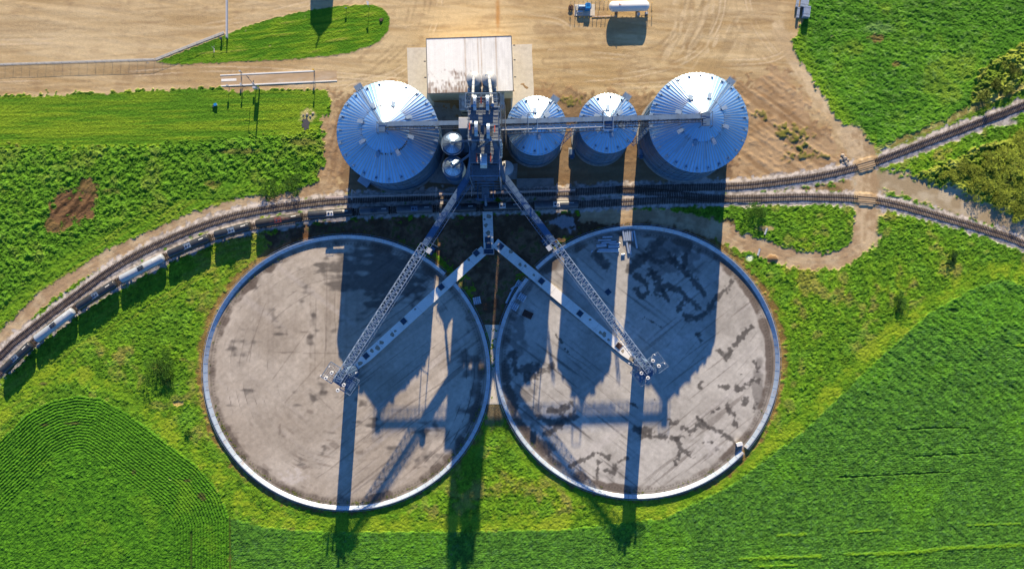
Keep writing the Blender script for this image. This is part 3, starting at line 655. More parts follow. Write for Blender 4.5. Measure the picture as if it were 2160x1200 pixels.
# countryside beyond the sheet
far = MB(); B = 4000
far.add([(-B, -B, -.03), (B, -B, -.03), (B, B, -.03), (-B, B, -.03)], [(0, 1, 2, 3)])
M['far'] = mat('far_fields', (.07, .13, .015), .9, var=.35, scale=.02, fine=(.4, .25), dirt=(.17, .15, .05), dirt_amt=.6, dirt_scale=.006)
tag(far.build('ground', M['far']), 'open green farmland reaching the horizon', 'ground', None, 'structure')

exec_after = []
# ------------------------------------------------------------------ weeds and bushes
def leaf_mesh(name, pts, cols, sizes, heights, nl, m, label, cat, parent=None, kind='stuff'):
    """tufts of small bent leaves; pts (n,3)"""
    n = len(pts); g = np.random.default_rng(5)
    V = []; Cc = []
    a = g.uniform(0, 2 * math.pi, (n, nl)); tilt = g.uniform(.25, 1.0, (n, nl)) if parent is None else g.uniform(.5, 1.5, (n, nl))
    L = sizes[:, None] * g.uniform(.6, 1.3, (n, nl)); W = L * g.uniform(.35, .6, (n, nl))
    bx = pts[:, None, 0] + .15 * L * np.cos(a); by = pts[:, None, 1] + .15 * L * np.sin(a); bz = pts[:, None, 2] + heights[:, None] * g.uniform(.2, 1, (n, nl))
    dx, dy = np.cos(a), np.sin(a); px, py = -dy, dx
    def pt(f, s, h): return np.stack([bx + dx * L * f + px * W * s, by + dy * L * f + py * W * s, bz + L * h * tilt], -1)
    q = np.stack([pt(0, 0, 0), pt(.5, .5, .35), pt(1, 0, .25), pt(.5, -.5, .35)], 2)   # n,nl,4,3
    v = q.reshape(-1, 3).astype(np.float32); nq = len(v) // 4
    c = np.repeat(cols[:, None, :], nl, 1) * g.uniform(.75, 1.3, (n, nl, 1)); c = np.repeat(c.reshape(-1, 3), 4, 0)
    me = bpy.data.meshes.new(name)
    me.vertices.add(len(v)); me.vertices.foreach_set('co', v.ravel())
    me.loops.add(4 * nq); me.loops.foreach_set('vertex_index', np.arange(4 * nq, dtype=np.int32))
    me.polygons.add(nq); me.polygons.foreach_set('loop_start', np.arange(0, 4 * nq, 4, dtype=np.int32))
    at = me.color_attributes.new('Col', 'FLOAT_COLOR', 'POINT')
    at.data.foreach_set('color', np.concatenate([np.clip(c, 0, .8), np.ones((len(c), 1))], 1).astype(np.float32).ravel())
    me.materials.append(m); me.update(calc_edges=True)
    o = bpy.data.objects.new(name, me); COL.objects.link(o)
    if parent is not None: o.parent = parent
    else: tag(o, label, cat, None, kind)
    return o
g = np.random.default_rng(3)
dens = weed_mask * (C[..., 1] > C[..., 0] * 1.02) * (.28 + .25 * (n1 > .2) + .9 * nw * (n1 > -.2)) * (ID == 1)
cand = np.flatnonzero((g.random(X.shape) < dens * .30).ravel())
cand = cand[(np.abs(WX.ravel()[cand]) < 200) & (np.abs(WY.ravel()[cand]) < 115)]
k = len(cand); pts = allv[cand] + np.concatenate([g.uniform(-.2, .2, (k, 2)), np.full((k, 1), -.05)], 1)
leaf_mesh('weed_tufts', pts, allc[cand] * g.uniform(.8, 1.5, (k, 1)), g.uniform(.16, .42, k), g.uniform(.05, .35, k), 5, M['leaf'], 'leafy green weeds scattered through the rough grass', 'weeds')
# small weeds along the foot of the pad walls
pts = []
for p, lo, hi, n in ((PADL, 195, 345, 190), (PADL, 120, 200, 30), (PADR, 200, 340, 40), (PADL, -30, 35, 10)):
    for i in range(n):
        t = R_(random.uniform(lo, hi)); r = random.uniform(.945, .966)
        w = G(p[0] + p[2] * r * math.cos(t), p[1] - p[3] * r * math.sin(t)); pts.append((w.x, w.y, .13))
pts = np.array(pts); k = len(pts)
leaf_mesh('weed_sprouts', pts, np.array((.16, .19, .03)) * g.uniform(.6, 1.3, (k, 1)), g.uniform(.2, .5, k), g.uniform(.05, .2, k), 6, M['leaf'], 'small yellowish weeds sprouting at the foot of the pad walls', 'weeds')

def bush(px, py, r, h, col, label, name='shrub', cat='shrub', group=None, n=320, tree=False):
    b = G(px, py); root = thing(name, label, cat, (b.x, b.y, 0), 0, group)
    m = MB()
    if tree:
        m.tube((0, 0, 0), (0, 0, h * .55), .16, 8, .09)
    for i in range(6):
        a = i * 1.05 + random.uniform(0, .5); m.tube((0, 0, .0 if not tree else h * .35), (r * .6 * math.cos(a), r * .6 * math.sin(a), h * .75), .06, 5, .02)
    m.build('trunk' if tree else 'stem', M['bark'], root)
    gg = np.random.default_rng(random.randrange(10 ** 6)); 
    nc = 9 if not tree else 14
    cc = np.stack([gg.normal(0, r * .48, nc), gg.normal(0, r * .48, nc), h * gg.uniform(.35, .9, nc)], 1); cr = r * gg.uniform(.25, .48, nc)
    w = gg.integers(0, nc, n); d = gg.normal(0, 1, (n, 3)); d /= np.linalg.norm(d, axis=1)[:, None]
    p = cc[w] + d * (cr[w] * gg.uniform(.6, 1.05, n) ** .5)[:, None]; p[:, 2] = np.clip(p[:, 2], .15, None)
    cols = np.array(col) * gg.uniform(.65, 1.3, (nc, 1))[w]
    leaf_mesh('crown', p, cols, gg.uniform(.22, .45, n), np.full(n, .1), 4, M['leaf'], None, None, root)
    return root
bush(338, 772, 5.2, 3.2, (.055, .14, .012), 'large round green shrub alone in the meadow left of the left pad', n=1100)
bush(355, 800, 2.6, 1.6, (.065, .15, .012), 'small green shrub just below the large round meadow shrub', n=350)
bush(1596, 446, 3.6, 2.8, (.055, .15, .012), 'bright green bush at the left tip of the grass loop beside the gravel', n=600)
bush(1900, 640, 3.0, 1.8, (.05, .13, .015), 'dark green shrub in the meadow right of the right pad', n=420)
bush(2010, 545, 2.4, 1.6, (.03, .08, .012), 'small very dark shrub near the tip of the field by the right track', n=300)
bush(395, 912, 1.2, 1.0, (.05, .13, .01), 'tiny green bush between the left field and the left pad', n=140)
bush(620, 385, 4.5, 1.8, (.045, .12, .012), 'low dark hedge-like shrub by the dirt road bend left of the silos', n=600)
bush(575, 400, 4.0, 1.6, (.05, .13, .012), 'low green shrub left of the hedge-like shrub by the dirt road', n=500)
tl = [(2150, 300, 5.0, 2.2, .14), (2118, 325, 5.5, 2.8, .19), (2150, 352, 6.0, 3.4, .21), (2085, 345, 4.4, 2.2, .14), (2120, 385, 5.5, 3.0, .20), (2162, 410, 5.6, 3.0, .17), (2062, 385, 4.0, 2.2, .13),
      (2032, 360, 3.4, 1.8, .11), (2100, 420, 3.8, 2.2, .13), (2145, 445, 4.0, 2.2, .13), (2000, 372, 2.6, 1.5, .14)]
tn = ['dark-edged', 'pale yellow-green', 'tallest pale', 'low olive', 'broad pale green', 'right-hand pale green', 'small olive', 'low dark', 'mid-green', 'lower dark green', 'leftmost yellowish']
for (x, y, r, h, lv), nm in zip(tl, tn):
    bush(x, y, r, h, (lv * 1.7, lv * 2.1, lv * .22), nm + ' bushy tree in the brush at the right edge beside the tracks', 'brush_tree', 'tree', 'trees in the brush at the right edge', 1100, True)
for (x, y, r, h, lv), nm in zip([(2070, 205, 2.6, 2.4, .10), (2095, 180, 2.4, 2.2, .085), (2130, 150, 2.4, 2.2, .09), (2120, 190, 2.2, 2.0, .13)], ('leftmost round green', 'dark', 'upper', 'yellowish')):
    bush(x, y, r, h, (lv * 1.2, lv * 1.6, lv * .2), nm + ' shrub in the strip of brush above the upper right track', 'shrub', 'shrub', 'shrubs in the upper right brush', 350)

# ------------------------------------------------------------------ railway
def frame_along(pts, spacing):
    p = [Vector((q[0], q[1])) for q in pts]; acc = 0.0; out = []; nxt = 0.0
    for a, b in zip(p, p[1:]):
        L = (b - a).length
        while nxt <= acc + L:
            t = (nxt - acc) / L; out.append((a.lerp(b, t), (b - a).normalized())); nxt += spacing
        acc += L
    return out
def wpts(pxs): return [G(x, y).xy for x, y in pxs]
def track(pxs, label, crossing=None):
    w = wpts(pxs); root = thing('railway_track', label, 'railway track', (w[len(w) // 2].x, w[len(w) // 2].y, 0))
    fr = frame_along(w, 1.5)
    for s in (-1, 1):
        m = MB(); prev = None
        for c, d in fr:
            nrm = Vector((-d.y, d.x)); q = c + nrm * (s * .78)
            if prev is not None: m.bar((prev.x, prev.y, .52), (q.x, q.y, .52), .13, .17)
            prev = q
        m.build('rail', M['rail'], root, world=True)
    m = MB()
    for i, (c, d) in enumerate(frame_along(w, .62)):
        if abs(c.x) > 205 or abs(c.y) > 118: continue
        px = 1080 + c.x * PPM
        if crossing and abs(px - crossing) < 15: continue
        j = random.uniform(-.06, .06)
        m.box((c.x - d.y * j, c.y + d.x * j, .35 + random.uniform(-.01, .01)), (.25, 2.7, .19), math.atan2(d.y, d.x) + random.uniform(-.02, .02))
    o = m.build('sleepers', M['sleeper'], root, world=True); o['kind'] = 'stuff'
    return root
track(TRACK_N, 'empty railway track passing under the loading rail and rising to the upper right', 1826)
track(TRACK_S, 'railway track carrying the tank cars, curving down to the right edge', 1826)
track(CROSSOVER, 'short crossover track joining the two railway tracks right of the train')
for i, (tr_, nm) in enumerate(((TRACK_N, 'upper'), (TRACK_S, 'lower'))):
    c = min(frame_along(wpts(tr_), .5), key=lambda q: abs(1080 + q[0].x * PPM - 1826)); a = math.atan2(c[1].y, c[1].x)
    root = thing('level_crossing', 'weathered timber planks of the dirt road crossing on the %s track' % nm, 'level crossing', (c[0].x, c[0].y, .42), a)
    for k in (-1.15, -.42, .42, 1.15):
        m = MB(); m.box((0, k, .05), (6.4, .34 if abs(k) > 1 else .62, .16)); m.build('plank', M['plank'], root)

def tank_car(L, body, plat, label, kind):
    """along x, origin mid-car at rail foot height"""
    root = thing('tank_car', label, 'tank car', (0, 0, 0), 0, 'tank cars of the train on the lower track')
    r = 1.52; zc = 2.75; hl = L / 2 - 1.25
    m = MB(); m.capsule((-hl, 0, zc), (hl, 0, zc), r, 28, .42)
    for k in (-.62, -.3, 0, .3, .62): m.lathe([(r + .012, -.05), (r + .012, .05)], n=28) if False else None
    tk = m.build('tank', body, root, smooth=True, angle=R_(40))
    for k in (-.55, .55):
        m = MB(); n = 28; x = k * hl
        vs = [(x + dx, (r + .015) * math.cos(2 * math.pi * i / n), zc + (r + .015) * math.sin(2 * math.pi * i / n)) for dx in (-.08, .08) for i in range(n)]
        m.add(vs, [(i, (i + 1) % n, n + (i + 1) % n, n + i) for i in range(n)]); m.build('band', body, tk)
    m = MB()   # platform round the manway
    zt = zc + r
    m.box((0, 0, zt + .06), (2.3, 1.5, .07)); m.build('platform', plat, root)
    for sy in (-.9, .9):
        m = MB()
        for sx in (-1.3, 0, 1.3): m.bar((sx, sy, zt + .1), (sx, sy, zt + 1.0), .06)
        m.bar((-1.3, sy, zt + 1.0), (1.3, sy, zt + 1.0), .06); m.bar((-1.3, sy, zt + .55), (1.3, sy, zt + .55), .05); m.build('handrail', plat, root)
    m = MB(); m.tube((-.45, 0, zt), (-.45, 0, zt + .42), .42, 14); m.tube((.55, 0, zt), (.55, 0, zt + .35), .28, 12); m.build('manway', M['motor'], root)
    for sy in (-1, 1):   # a ladder down each side of the tank
        m = MB()
        for dx in (-.22, .22): m.bar((dx, sy * .95, zt + .05), (dx, sy * 1.62, zc - .2), .05); m.bar((dx, sy * 1.62, zc - .2), (dx, sy * 1.62, 1.0), .05)
        for k in range(7): m.bar((-.22, sy * 1.62, 1.1 + .3 * k), (.22, sy * 1.62, 1.1 + .3 * k), .04)
        m.build('ladder', M['truck'], root)
    m = MB(); m.box((0, 0, 1.05), (L - 1.3, .55, .4)); 
    for s in (-1, 1):
        m.box((s * (hl - .4), 0, 1.25), (2.2, 2.5, .25)); m.box((s * (L / 2 - .75), 0, 1.3), (.25, 2.9, .35))
        m.box((s * (L / 2 - .45), 0, 1.05), (.95, .30, .30))
        for sy in (-1.4, 1.4): m.bar((s * (L / 2 - .75), sy, 1.4), (s * (L / 2 - .75), sy, 2.4), .06)
        m.bar((s * (L / 2 - .75), -1.4, 2.4), (s * (L / 2 - .75), 1.4, 2.4), .06)
    m.build('underframe', M['truck'], root)
    for s in (-1, 1):
        x = s * (L / 2 - 2.6); m = MB()
        for sy in (-.98, .98): m.box((x, sy, .62), (2.5, .22, .35))
        m.box((x, 0, .75), (.6, 1.9, .3)); bg_ = m.build('bogie', M['truck'], root)
        for dx in (-.85, .85):
            m = MB()
            for sy in (-.78, .78): m.tube((x + dx, sy - .07, .47), (x + dx, sy + .07, .47), .43, 16)
            m.tube((x + dx, -.78, .47), (x + dx, .78, .47), .08, 8); m.build('wheelset', M['rail'], bg_)
    m = MB()   # pale stencilled strokes on the tank's shoulder (too small to read in the photo)
    for q in range(5):
        x = hl * .62 + q * .36; sy = .42
        m.box((x, sy, zc + math.sqrt(r * r - sy * sy) + .012), (.24, .34, .02), tilt=Matrix.Rotation(-math.asin(sy / r), 3, 'X'))
    m.build('stencil_mark', M['stencil'], root)
    return root
cars = [((4, 786), (70, 722), 'black_tank', 'steel', 'black tank car nearest the lower left corner of the picture'),
        ((73, 719), (160, 652), 'white_tank', 'steel_dk', 'clean white tank car, second car from the lower left end'),
        ((161, 651), (249, 594), 'black_tank', 'steel', 'black tank car coupled between the two white tank cars'),
        ((251, 592), (350, 540), 'white_tank', 'steel_dk', 'stained white tank car with a rusty left end'),
        ((352, 539), (446, 499), 'black_tank', 'steel_lt', 'black tank car with a pale platform just right of the stained white car'),
        ((449, 498), (532, 475), 'black_tank', 'steel_lt', 'shorter black tank car left of the rust-streaked one'),
        ((536, 474), (642, 456), 'rust_tank', 'red_plat', 'rust-streaked black tank car with a dull red platform'),
        ((646, 455), (750, 447), 'black_tank', 'white_paint', 'black tank car with a white platform beside the end of the loading rail'),
        ((754, 446), (825, 443), 'grey_tank', 'steel_dk', 'short grey tank car below the big left silo'),
        ((832, 443), (918, 440), 'grey_tank', 'steel', 'dark blue-grey tank car just left of the left slanting conveyor'),
        ((922, 440), (1010, 438), 'black_tank', 'steel_dk', 'tank car under the left slanting conveyor, its end catching the sun'),
        ((1014, 437), (1106, 434), 'black_tank', 'white_paint', 'black tank car with a white platform under the loading tower'),
        ((1122, 433), (1225, 431), 'grey_tank', 'white_paint', 'last tank car at the right end of the train')]
protos = {}
for a, b, body, plat, lab in cars:
    A = P(a[0], a[1], 2.7); B_ = P(b[0], b[1], 2.7); d = (B_ - A).xy; L = d.length
    c = tank_car(L - .1, M[body], M[plat], lab, body)
    c.location = ((A.x + B_.x) / 2, (A.y + B_.y) / 2, .36); c.rotation_euler = (0, 0, math.atan2(d.y, d.x))

# loading rail over the upper track
a = P(686, 417, 7.4); b = P(1213, 401, 7.4)
root = thing('loading_rail', 'long pale overhead safety rail on posts above the empty track', 'overhead rail', ((a.x + b.x) / 2, (a.y + b.y) / 2, 0))
m = MB(); m.bar(a, b, .34, .55)
for s in (-.45, .45): m.bar(a + Vector((0, s, .1)), b + Vector((0, s, .1)), .10, .12)
for k in range(60):
    q = a.lerp(b, k / 59); m.bar(q + Vector((0, -.45, .1)), q + Vector((0, .45, .1)), .07)
m.build('beam', M['rust_beam'], root, world=True)
for px in (743, 920, 995, 1175):
    t = (px - 686) / (1213 - 686); q = a.lerp(b, t); m = MB()
    m.bar((q.x, q.y + 2.3, 0), (q.x, q.y + 2.3, 8.3), .32); m.bar((q.x, q.y + 2.5, 8.2), (q.x, q.y - 1.2, 8.2), .28); m.bar((q.x, q.y + 2.3, 6.8), (q.x, q.y + .9, 8.2), .16); m.bar((q.x, q.y, 7.7), (q.x, q.y, 8.2), .2)
    m.build('post', M['rust_beam'], root, world=True)

# ------------------------------------------------------------------ grain silos
def silo(ex, ey, R, he, hp, nr, label, lad, nv, nm, mid_r, rust_seed, peak_gap=.05):
    c = P(ex, ey, he); cx, cy = c.x, c.y
    root = thing('grain_silo', label, 'grain silo', (cx, cy, 0), 0, 'large corrugated grain silos')
    m = MB(); m.lathe([(R + .75, 0), (R + .75, .55), (R + .05, .6), (R - .2, .6)], n=96); m.build('foundation', M['conc_old'], root, smooth=True, angle=R_(30))
    m = MB(); prof = []; z = .55
    while z < he - .05:
        prof += [(R, z), (R + .05, z + .12), (R, z + .24)]; z += .9
    prof += [(R, he)]
    m.lathe(prof, n=nr); w = m.build('wall', M['wall_sheet'], root)
    m = MB()
    for i in range(nr // 2):
        t = 2 * math.pi * i / (nr // 2); p = Vector((math.cos(t), math.sin(t), 0)) * (R + .10)
        m.box((p.x, p.y, (he + .6) / 2), (.16, .13, he - .7), t)
    for k in range(1, 4): m.lathe([(R + .18, he * k / 4 - .09), (R + .28, he * k / 4), (R + .18, he * k / 4 + .09)], n=nr)
    m.build('stiffener', M['wall_sheet'], w)
    # roof: two tiers of ribbed sheets, weathering per sheet
    gg = np.random.default_rng(rust_seed)
    slope = (hp - he) / (R * (1 - peak_gap)); r_out = R + .35
    def zr(r): return he + (R - r) * slope
    tier = mid_r * R
    seg = nr * 2; rings = []
    for q in np.linspace(r_out, tier - .25, 16): rings.append((q, zr(q)))
    rings2 = []
    for q in np.linspace(tier, R * peak_gap, 12): rings2.append((q, zr(q) + .16))
    sheet_l = gg.uniform(.93, 1.05, seg)
    rusts = gg.random(seg) ; streak = gg.random(seg)
    blacks = gg.random(seg)
    m = MB(); cols = []
    for rg, up in ((rings, 0), (rings2, 1)):
        m.lathe(rg, n=seg)
        for (q, z) in rg:
            for i in range(seg):
                v = .70 * sheet_l[(i // 2) % seg]
                col = np.array((v * .50, v * .82, v * 1.14)); f = q / R
                if up == 0 and rusts[i] > .86 and f < mid_r + .45 * streak[i]:
                    col = col * .68 + np.array((.36, .17, .07)) * .32
                if up == 0 and f < mid_r + .03 and blacks[i] > .72: col = col * .5 + np.array((.16, .07, .04)) * .5
                if up and f > mid_r - .06 and blacks[i] > .8: col = col * .6 + np.array((.2, .10, .06)) * .4
                cols.append((*col, 1))
    nb = len(m.v)
    for i in range(nr):
        t = 2 * math.pi * (i + .5) / nr
        def pp(r, up): return Vector((r * math.cos(t), r * math.sin(t), zr(r) + up))
        m.bar(pp(r_out, .14), pp(tier - .1, .14), .20, .44)
        if i % 2 == 0: m.bar(pp(tier, .26), pp(R * peak_gap * 2, .26), .16, .24)
    m.lathe([(r_out + .02, zr(r_out) - .25), (r_out + .04, zr(r_out) + .05)], n=seg)
    cols += [(.50, .52, .54, 1)] * (len(m.v) - nb)
    m.c = cols
    roof = m.build('roof', M['roof_attr'], root)
    m = MB(); m.lathe([(tier + .02, zr(tier) - .02), (tier + .05, zr(tier) + .17)], n=seg); m.build('roof_seam', M['steel'], roof)
    if rust_seed == 4:
        m = MB()
        for k in range(46):
            t = R_(random.choice((random.uniform(275, 340), random.uniform(300, 330), random.uniform(70, 112), random.uniform(255, 285)))); q = tier + .05 + random.uniform(0, .35)
            m.box((q * math.cos(t), q * math.sin(t), zr(q) + .14), (random.uniform(.25, .6), random.uniform(.3, .8), .10), t, tilt=Matrix.Rotation(t, 3, 'Z') @ Matrix.Rotation(math.atan(slope), 3, 'Y'))
        m.build('rusted_gap', M['rusty'], roof)
    for i in range(nv):
        t = 2 * math.pi * (i + .35) / nv; q = R - .35
        tm = Matrix.Rotation(t, 3, 'Z') @ Matrix.Rotation(math.atan(slope), 3, 'Y')
        m = MB(); m.box((q * math.cos(t), q * math.sin(t), zr(q) + .42), (.85, .62, .62), tilt=tm); m.box(((q + .1) * math.cos(t), (q + .1) * math.sin(t), zr(q) + .80), (1.1, .78, .08), tilt=tm)
        m.build('eave_vent', M['steel_lt'], root)
    for i in range(nm):
        t = 2 * math.pi * (i + .62) / nm; q = R * (mid_r + .03)
        tm = Matrix.Rotation(t, 3, 'Z') @ Matrix.Rotation(math.atan(slope) * .4, 3, 'Y')
        m = MB(); m.box((q * math.cos(t), q * math.sin(t), zr(q) + .6), (1.5, 1.0, .9), tilt=tm); m.box(((q + .55) * math.cos(t), (q + .55) * math.sin(t), zr(q) + .85), (1.5, 1.3, .10), tilt=tm)
        m.build('roof_vent', M['steel_lt'], root)
    # stair up the roof with a landing at the eave
    t = R_(lad); d = Vector((math.cos(t), math.sin(t), 0)); s = Vector((-d.y, d.x, 0)); m = MB()
    def lp(r, o, up): return d * r + s * o + Vector((0, 0, zr(r) + up))
    for o in (-.45, .45):
        m.bar(lp(r_out, o, .3), lp(R * .08, o, .3), .09, .16); m.bar(lp(r_out, o, 1.25), lp(R * .08, o, 1.25), .06)
    k = 0
    q = r_out
    while q > R * .08:
        m.bar(lp(q, -.45, .3), lp(q, .45, .3), .14, .06); 
        if k % 3 == 0:
            for o in (-.45, .45): m.bar(lp(q, o, .3), lp(q, o, 1.25), .05)
        q -= .42; k += 1
    m.build('roof_stair', M['steel'], root)
    m = MB(); zz = he + .1; c0 = d * (R + 1.2)
    m.box((c0.x, c0.y, zz), (1.9, 2.6, .10), t)
    for u in (-.95, 0, .95):
        for o in (-1.3, 1.3): m.bar(c0 + d * u + s * o + Vector((0, 0, zz)), c0 + d * u + s * o + Vector((0, 0, zz + 1.1)), .06)
    for o in (-1.3, 1.3): m.bar(c0 - d * .95 + s * o + Vector((0, 0, zz + 1.1)), c0 + d * .95 + s * o + Vector((0, 0, zz + 1.1)), .07)
    m.bar(c0 + d * .95 - s * 1.3 + Vector((0, 0, zz + 1.1)), c0 + d * .95 + s * 1.3 + Vector((0, 0, zz + 1.1)), .07)
    for o in (-.3, .3): m.bar(c0 + d * .5 + s * o + Vector((0, 0, .3)), c0 + d * .5 + s * o + Vector((0, 0, zz)), .07)
    m.build('ladder_landing', M['steel'], root)
    m = MB(); zt = zr(R * peak_gap)
    m.lathe([(R * peak_gap + .25, zt - .1), (R * peak_gap + .25, zt + .5), (R * peak_gap * .7, zt + .8), (.05, zt + .85)], n=24); m.build('peak_collar', M['steel'], root, smooth=True, angle=R_(30))
    return root
S_L = silo(818, 279, 16.75, 27.5, 37.0, 84, 'big grain silo left of the elevator tower with rust streaks on its roof', 123, 23, 8, .47, 4)
S_1 = silo(1131.5, 265.5, 9.55, 29.5, 35.2, 50, 'smaller grain silo just right of the elevator tower', 55, 14, 6, .40, 8)
S_2 = silo(1283, 260.5, 9.55, 31.0, 36.7, 50, 'smaller grain silo between the other small silo and the big right one', 55, 14, 6, .40, 9)
S_R = silo(1473.5, 259, 16.35, 27.5, 37.0, 84, 'big bright grain silo at the right end of the row', 52, 26, 8, .45, 21)
# air blower sheds at the foot of the big silos
def shed_box(px, py, w, d, h, rz, label, m_, name='fan_shed', cat='shed'):
    b = G(px, py); root = thing(name, label, cat, (b.x, b.y, 0), rz)
    q = MB(); q.box((0, 0, h / 2), (w, d, h)); q.build('wall', M['wall_sheet'], root)
    q = MB(); q.box((0, 0, h + .06), (w + .3, d + .3, .12))
    for i in range(int(w / .4)): q.box((-w / 2 + .2 + .4 * i, 0, h + .14), (.08, d + .3, .06))
    q.build('roof', m_, root); return root
shed_box(771, 384, 4.0, 2.6, 2.8, R_(-35), 'small pale roofed fan box at the foot of the big left silo', M['galv'])
b = G(1206, 322); root = thing('aeration_fan', 'blue-grey blower standing between the two smaller silos', 'fan', (b.x, b.y, 0))
m = MB(); m.tube((0, -1, 1.1), (0, .9, 1.1), 1.0, 18); m.build('housing', M['steel'], root); m = MB(); m.box((0, -1.7, .7), (1.2, 1.3, 1.2)); m.build('motor', M['blue_steel'], root)
m = MB(); m.box((0, 0, .1), (2.4, 3.6, .2)); m.build('base', M['conc_old'], root)
b = G(1352, 322); root = thing('aeration_fan', 'blue-grey blower at the foot of the big right silo', 'fan', (b.x, b.y, 0))
m = MB(); m.tube((0, -1, 1.1), (0, .9, 1.1), 1.0, 18); m.build('housing', M['steel'], root); m = MB(); m.box((0, -1.7, .7), (1.2, 1.3, 1.2)); m.build('motor', M['blue_steel'], root)
m = MB(); m.box((0, 0, .1), (2.4, 3.6, .2)); m.build('base', M['conc_old'], root)

# ------------------------------------------------------------------ small bins
def bin_small(px, py, R, he, hp, label, lower=None, name='storage_bin'):
    c = P(px, py, hp); root = thing(name, label, 'grain bin', (c.x, c.y, 0), 0, 'small bins by the elevator tower')
    m = MB()
    if lower:
        m.lathe([(lower[0], 0), (lower[0], lower[1]), (R, lower[1] + .05)], n=40)
    z0 = lower[1] if lower else 0
    prof = []; z = z0
    while z < he: prof += [(R, z), (R + .05, z + .3)]; z += .8
    prof += [(R, he)]; m.lathe(prof, n=40); m.build('wall', M['wall_sheet'], root, smooth=True, angle=R_(30))
    m = MB(); m.lathe([(R + .25, he - .05), (R * .5, he + (hp - he) * .55), (R * .22, hp - .3)], n=40); nb = len(m.v)
    for i in range(18):
        t = 2 * math.pi * i / 18; m.bar((R * math.cos(t), R * math.sin(t), he + .03), (R * .25 * math.cos(t), R * .25 * math.sin(t), hp - .35), .12, .14)
    m.lathe([(R * .52, he + (hp - he) * .52 + .12), (R * .50, he + (hp - he) * .55 + .16)], n=40)
    m.c = [(.46, .63, .82, 1)] * nb + [(.32, .38, .45, 1)] * (len(m.v) - nb); m.build('roof', M['roof_attr'], root)
    m = MB(); m.lathe([(R * .3, hp - .5), (R * .3, hp), (R * .2, hp + .35), (.05, hp + .4)], n=20); m.build('cap', M['steel_lt'], root)
    m = MB(); rr = R + .55
    m.lathe([(R + .1, he - .6), (R + .9, he - .6), (R + .9, he - .52), (R + .1, he - .52)], n=40)
    for i in range(20):
        t = 2 * math.pi * i / 20; m.bar(((R + .85) * math.cos(t), (R + .85) * math.sin(t), he - .55), ((R + .85) * math.cos(t), (R + .85) * math.sin(t), he + .5), .06)
    m.lathe([(R + .82, he + .48), (R + .88, he + .48), (R + .88, he + .55), (R + .82, he + .55)], n=40); m.build('ring_walkway', M['steel'], root)
    return root
bin_small(954, 302, 3.1, 20.5, 22.2, 'upper of the two small bins, its white roof lit and its wall rusty')
bin_small(955, 351, 2.85, 19.5, 21.6, 'lower of the two small bins with a stepped lower tank', (4.1, 13.0))
for px, py, nm in ((999, 165.5, 'left'), (1031.5, 165.3, 'right')):
    c = P(px, py, 24.5); root = thing('load_out_bin', '%s of the two white cone-roofed bins on the shed roof' % nm, 'grain bin', (c.x, c.y, 13.0), 0, 'white bins on the shed roof')
    R = 2.45; m = MB(); m.lathe([(R, 1.3), (R, 10.1)], n=40); m.build('wall', M['steel'], root, smooth=True)
    m = MB(); m.lathe([(R + .1, 10.05), (.5, 11.6), (.05, 11.7)], n=40); m.build('roof', M['bin_roof'], root, smooth=True)
    m = MB(); m.box((.9, -.5, 10.95), (.55, .55, .35)); m.box((-.9 if nm == 'right' else .6, 1.0, 10.8), (.5, .9, .25), .5); m.build('hatch', M['steel_lt'], root)
    m = MB()
    for a in range(4):
        t = math.pi / 4 + a * math.pi / 2; m.bar((R * math.cos(t), R * math.sin(t), -.2), (R * math.cos(t), R * math.sin(t), 1.5), .25)
    m.build('leg', M['steel'], root)

# ------------------------------------------------------------------ load-out shed
def rust_sheet(m, c00, c10, c11, c01, n, k, fcol):
    """bilinear sheet with painted rust; corners as vectors"""
    base = len(m.v); vs = []; cs = []
    for j in range(k + 1):
        for i in range(n + 1):
            u, v = i / n, j / k
            p = (c00 * (1 - u) + c10 * u) * (1 - v) + (c01 * (1 - u) + c11 * u) * v
            vs.append(p); cs.append((*fcol(u, v, i, j), 1))
    m.add(vs, [(j * (n + 1) + i, j * (n + 1) + i + 1, (j + 1) * (n + 1) + i + 1, (j + 1) * (n + 1) + i) for j in range(k) for i in range(n)])
    m.c = (m.c or []) + cs
ZR = 13.6
c_nw = P(898.7, 81.7, ZR); c_ne = P(1078.7, 75.8, ZR); c_se = P(1083, 192.5, ZR); c_sw = P(902, 198, ZR)
for c in (c_nw, c_ne): c.z = ZR - .4
root = thing('grain_shed', 'long white metal roofed shed with rusty lower left roof beside the tower', 'shed', ((c_nw.x + c_se.x) / 2, (c_nw.y + c_se.y) / 2, 0))
gg = np.random.default_rng(17); pn = gg.random((64, 64)); 
def vn(x, y):
    x %= 63; y %= 63; i, j = int(x), int(y); a, b = x - i, y - j; a = a * a * (3 - 2 * a); b = b * b * (3 - 2 * b)
    return (pn[j, i] * (1 - a) + pn[j, i + 1] * a) * (1 - b) + (pn[j + 1, i] * (1 - a) + pn[j + 1, i + 1] * a) * b
colw = gg.uniform(.95, 1.04, 400)
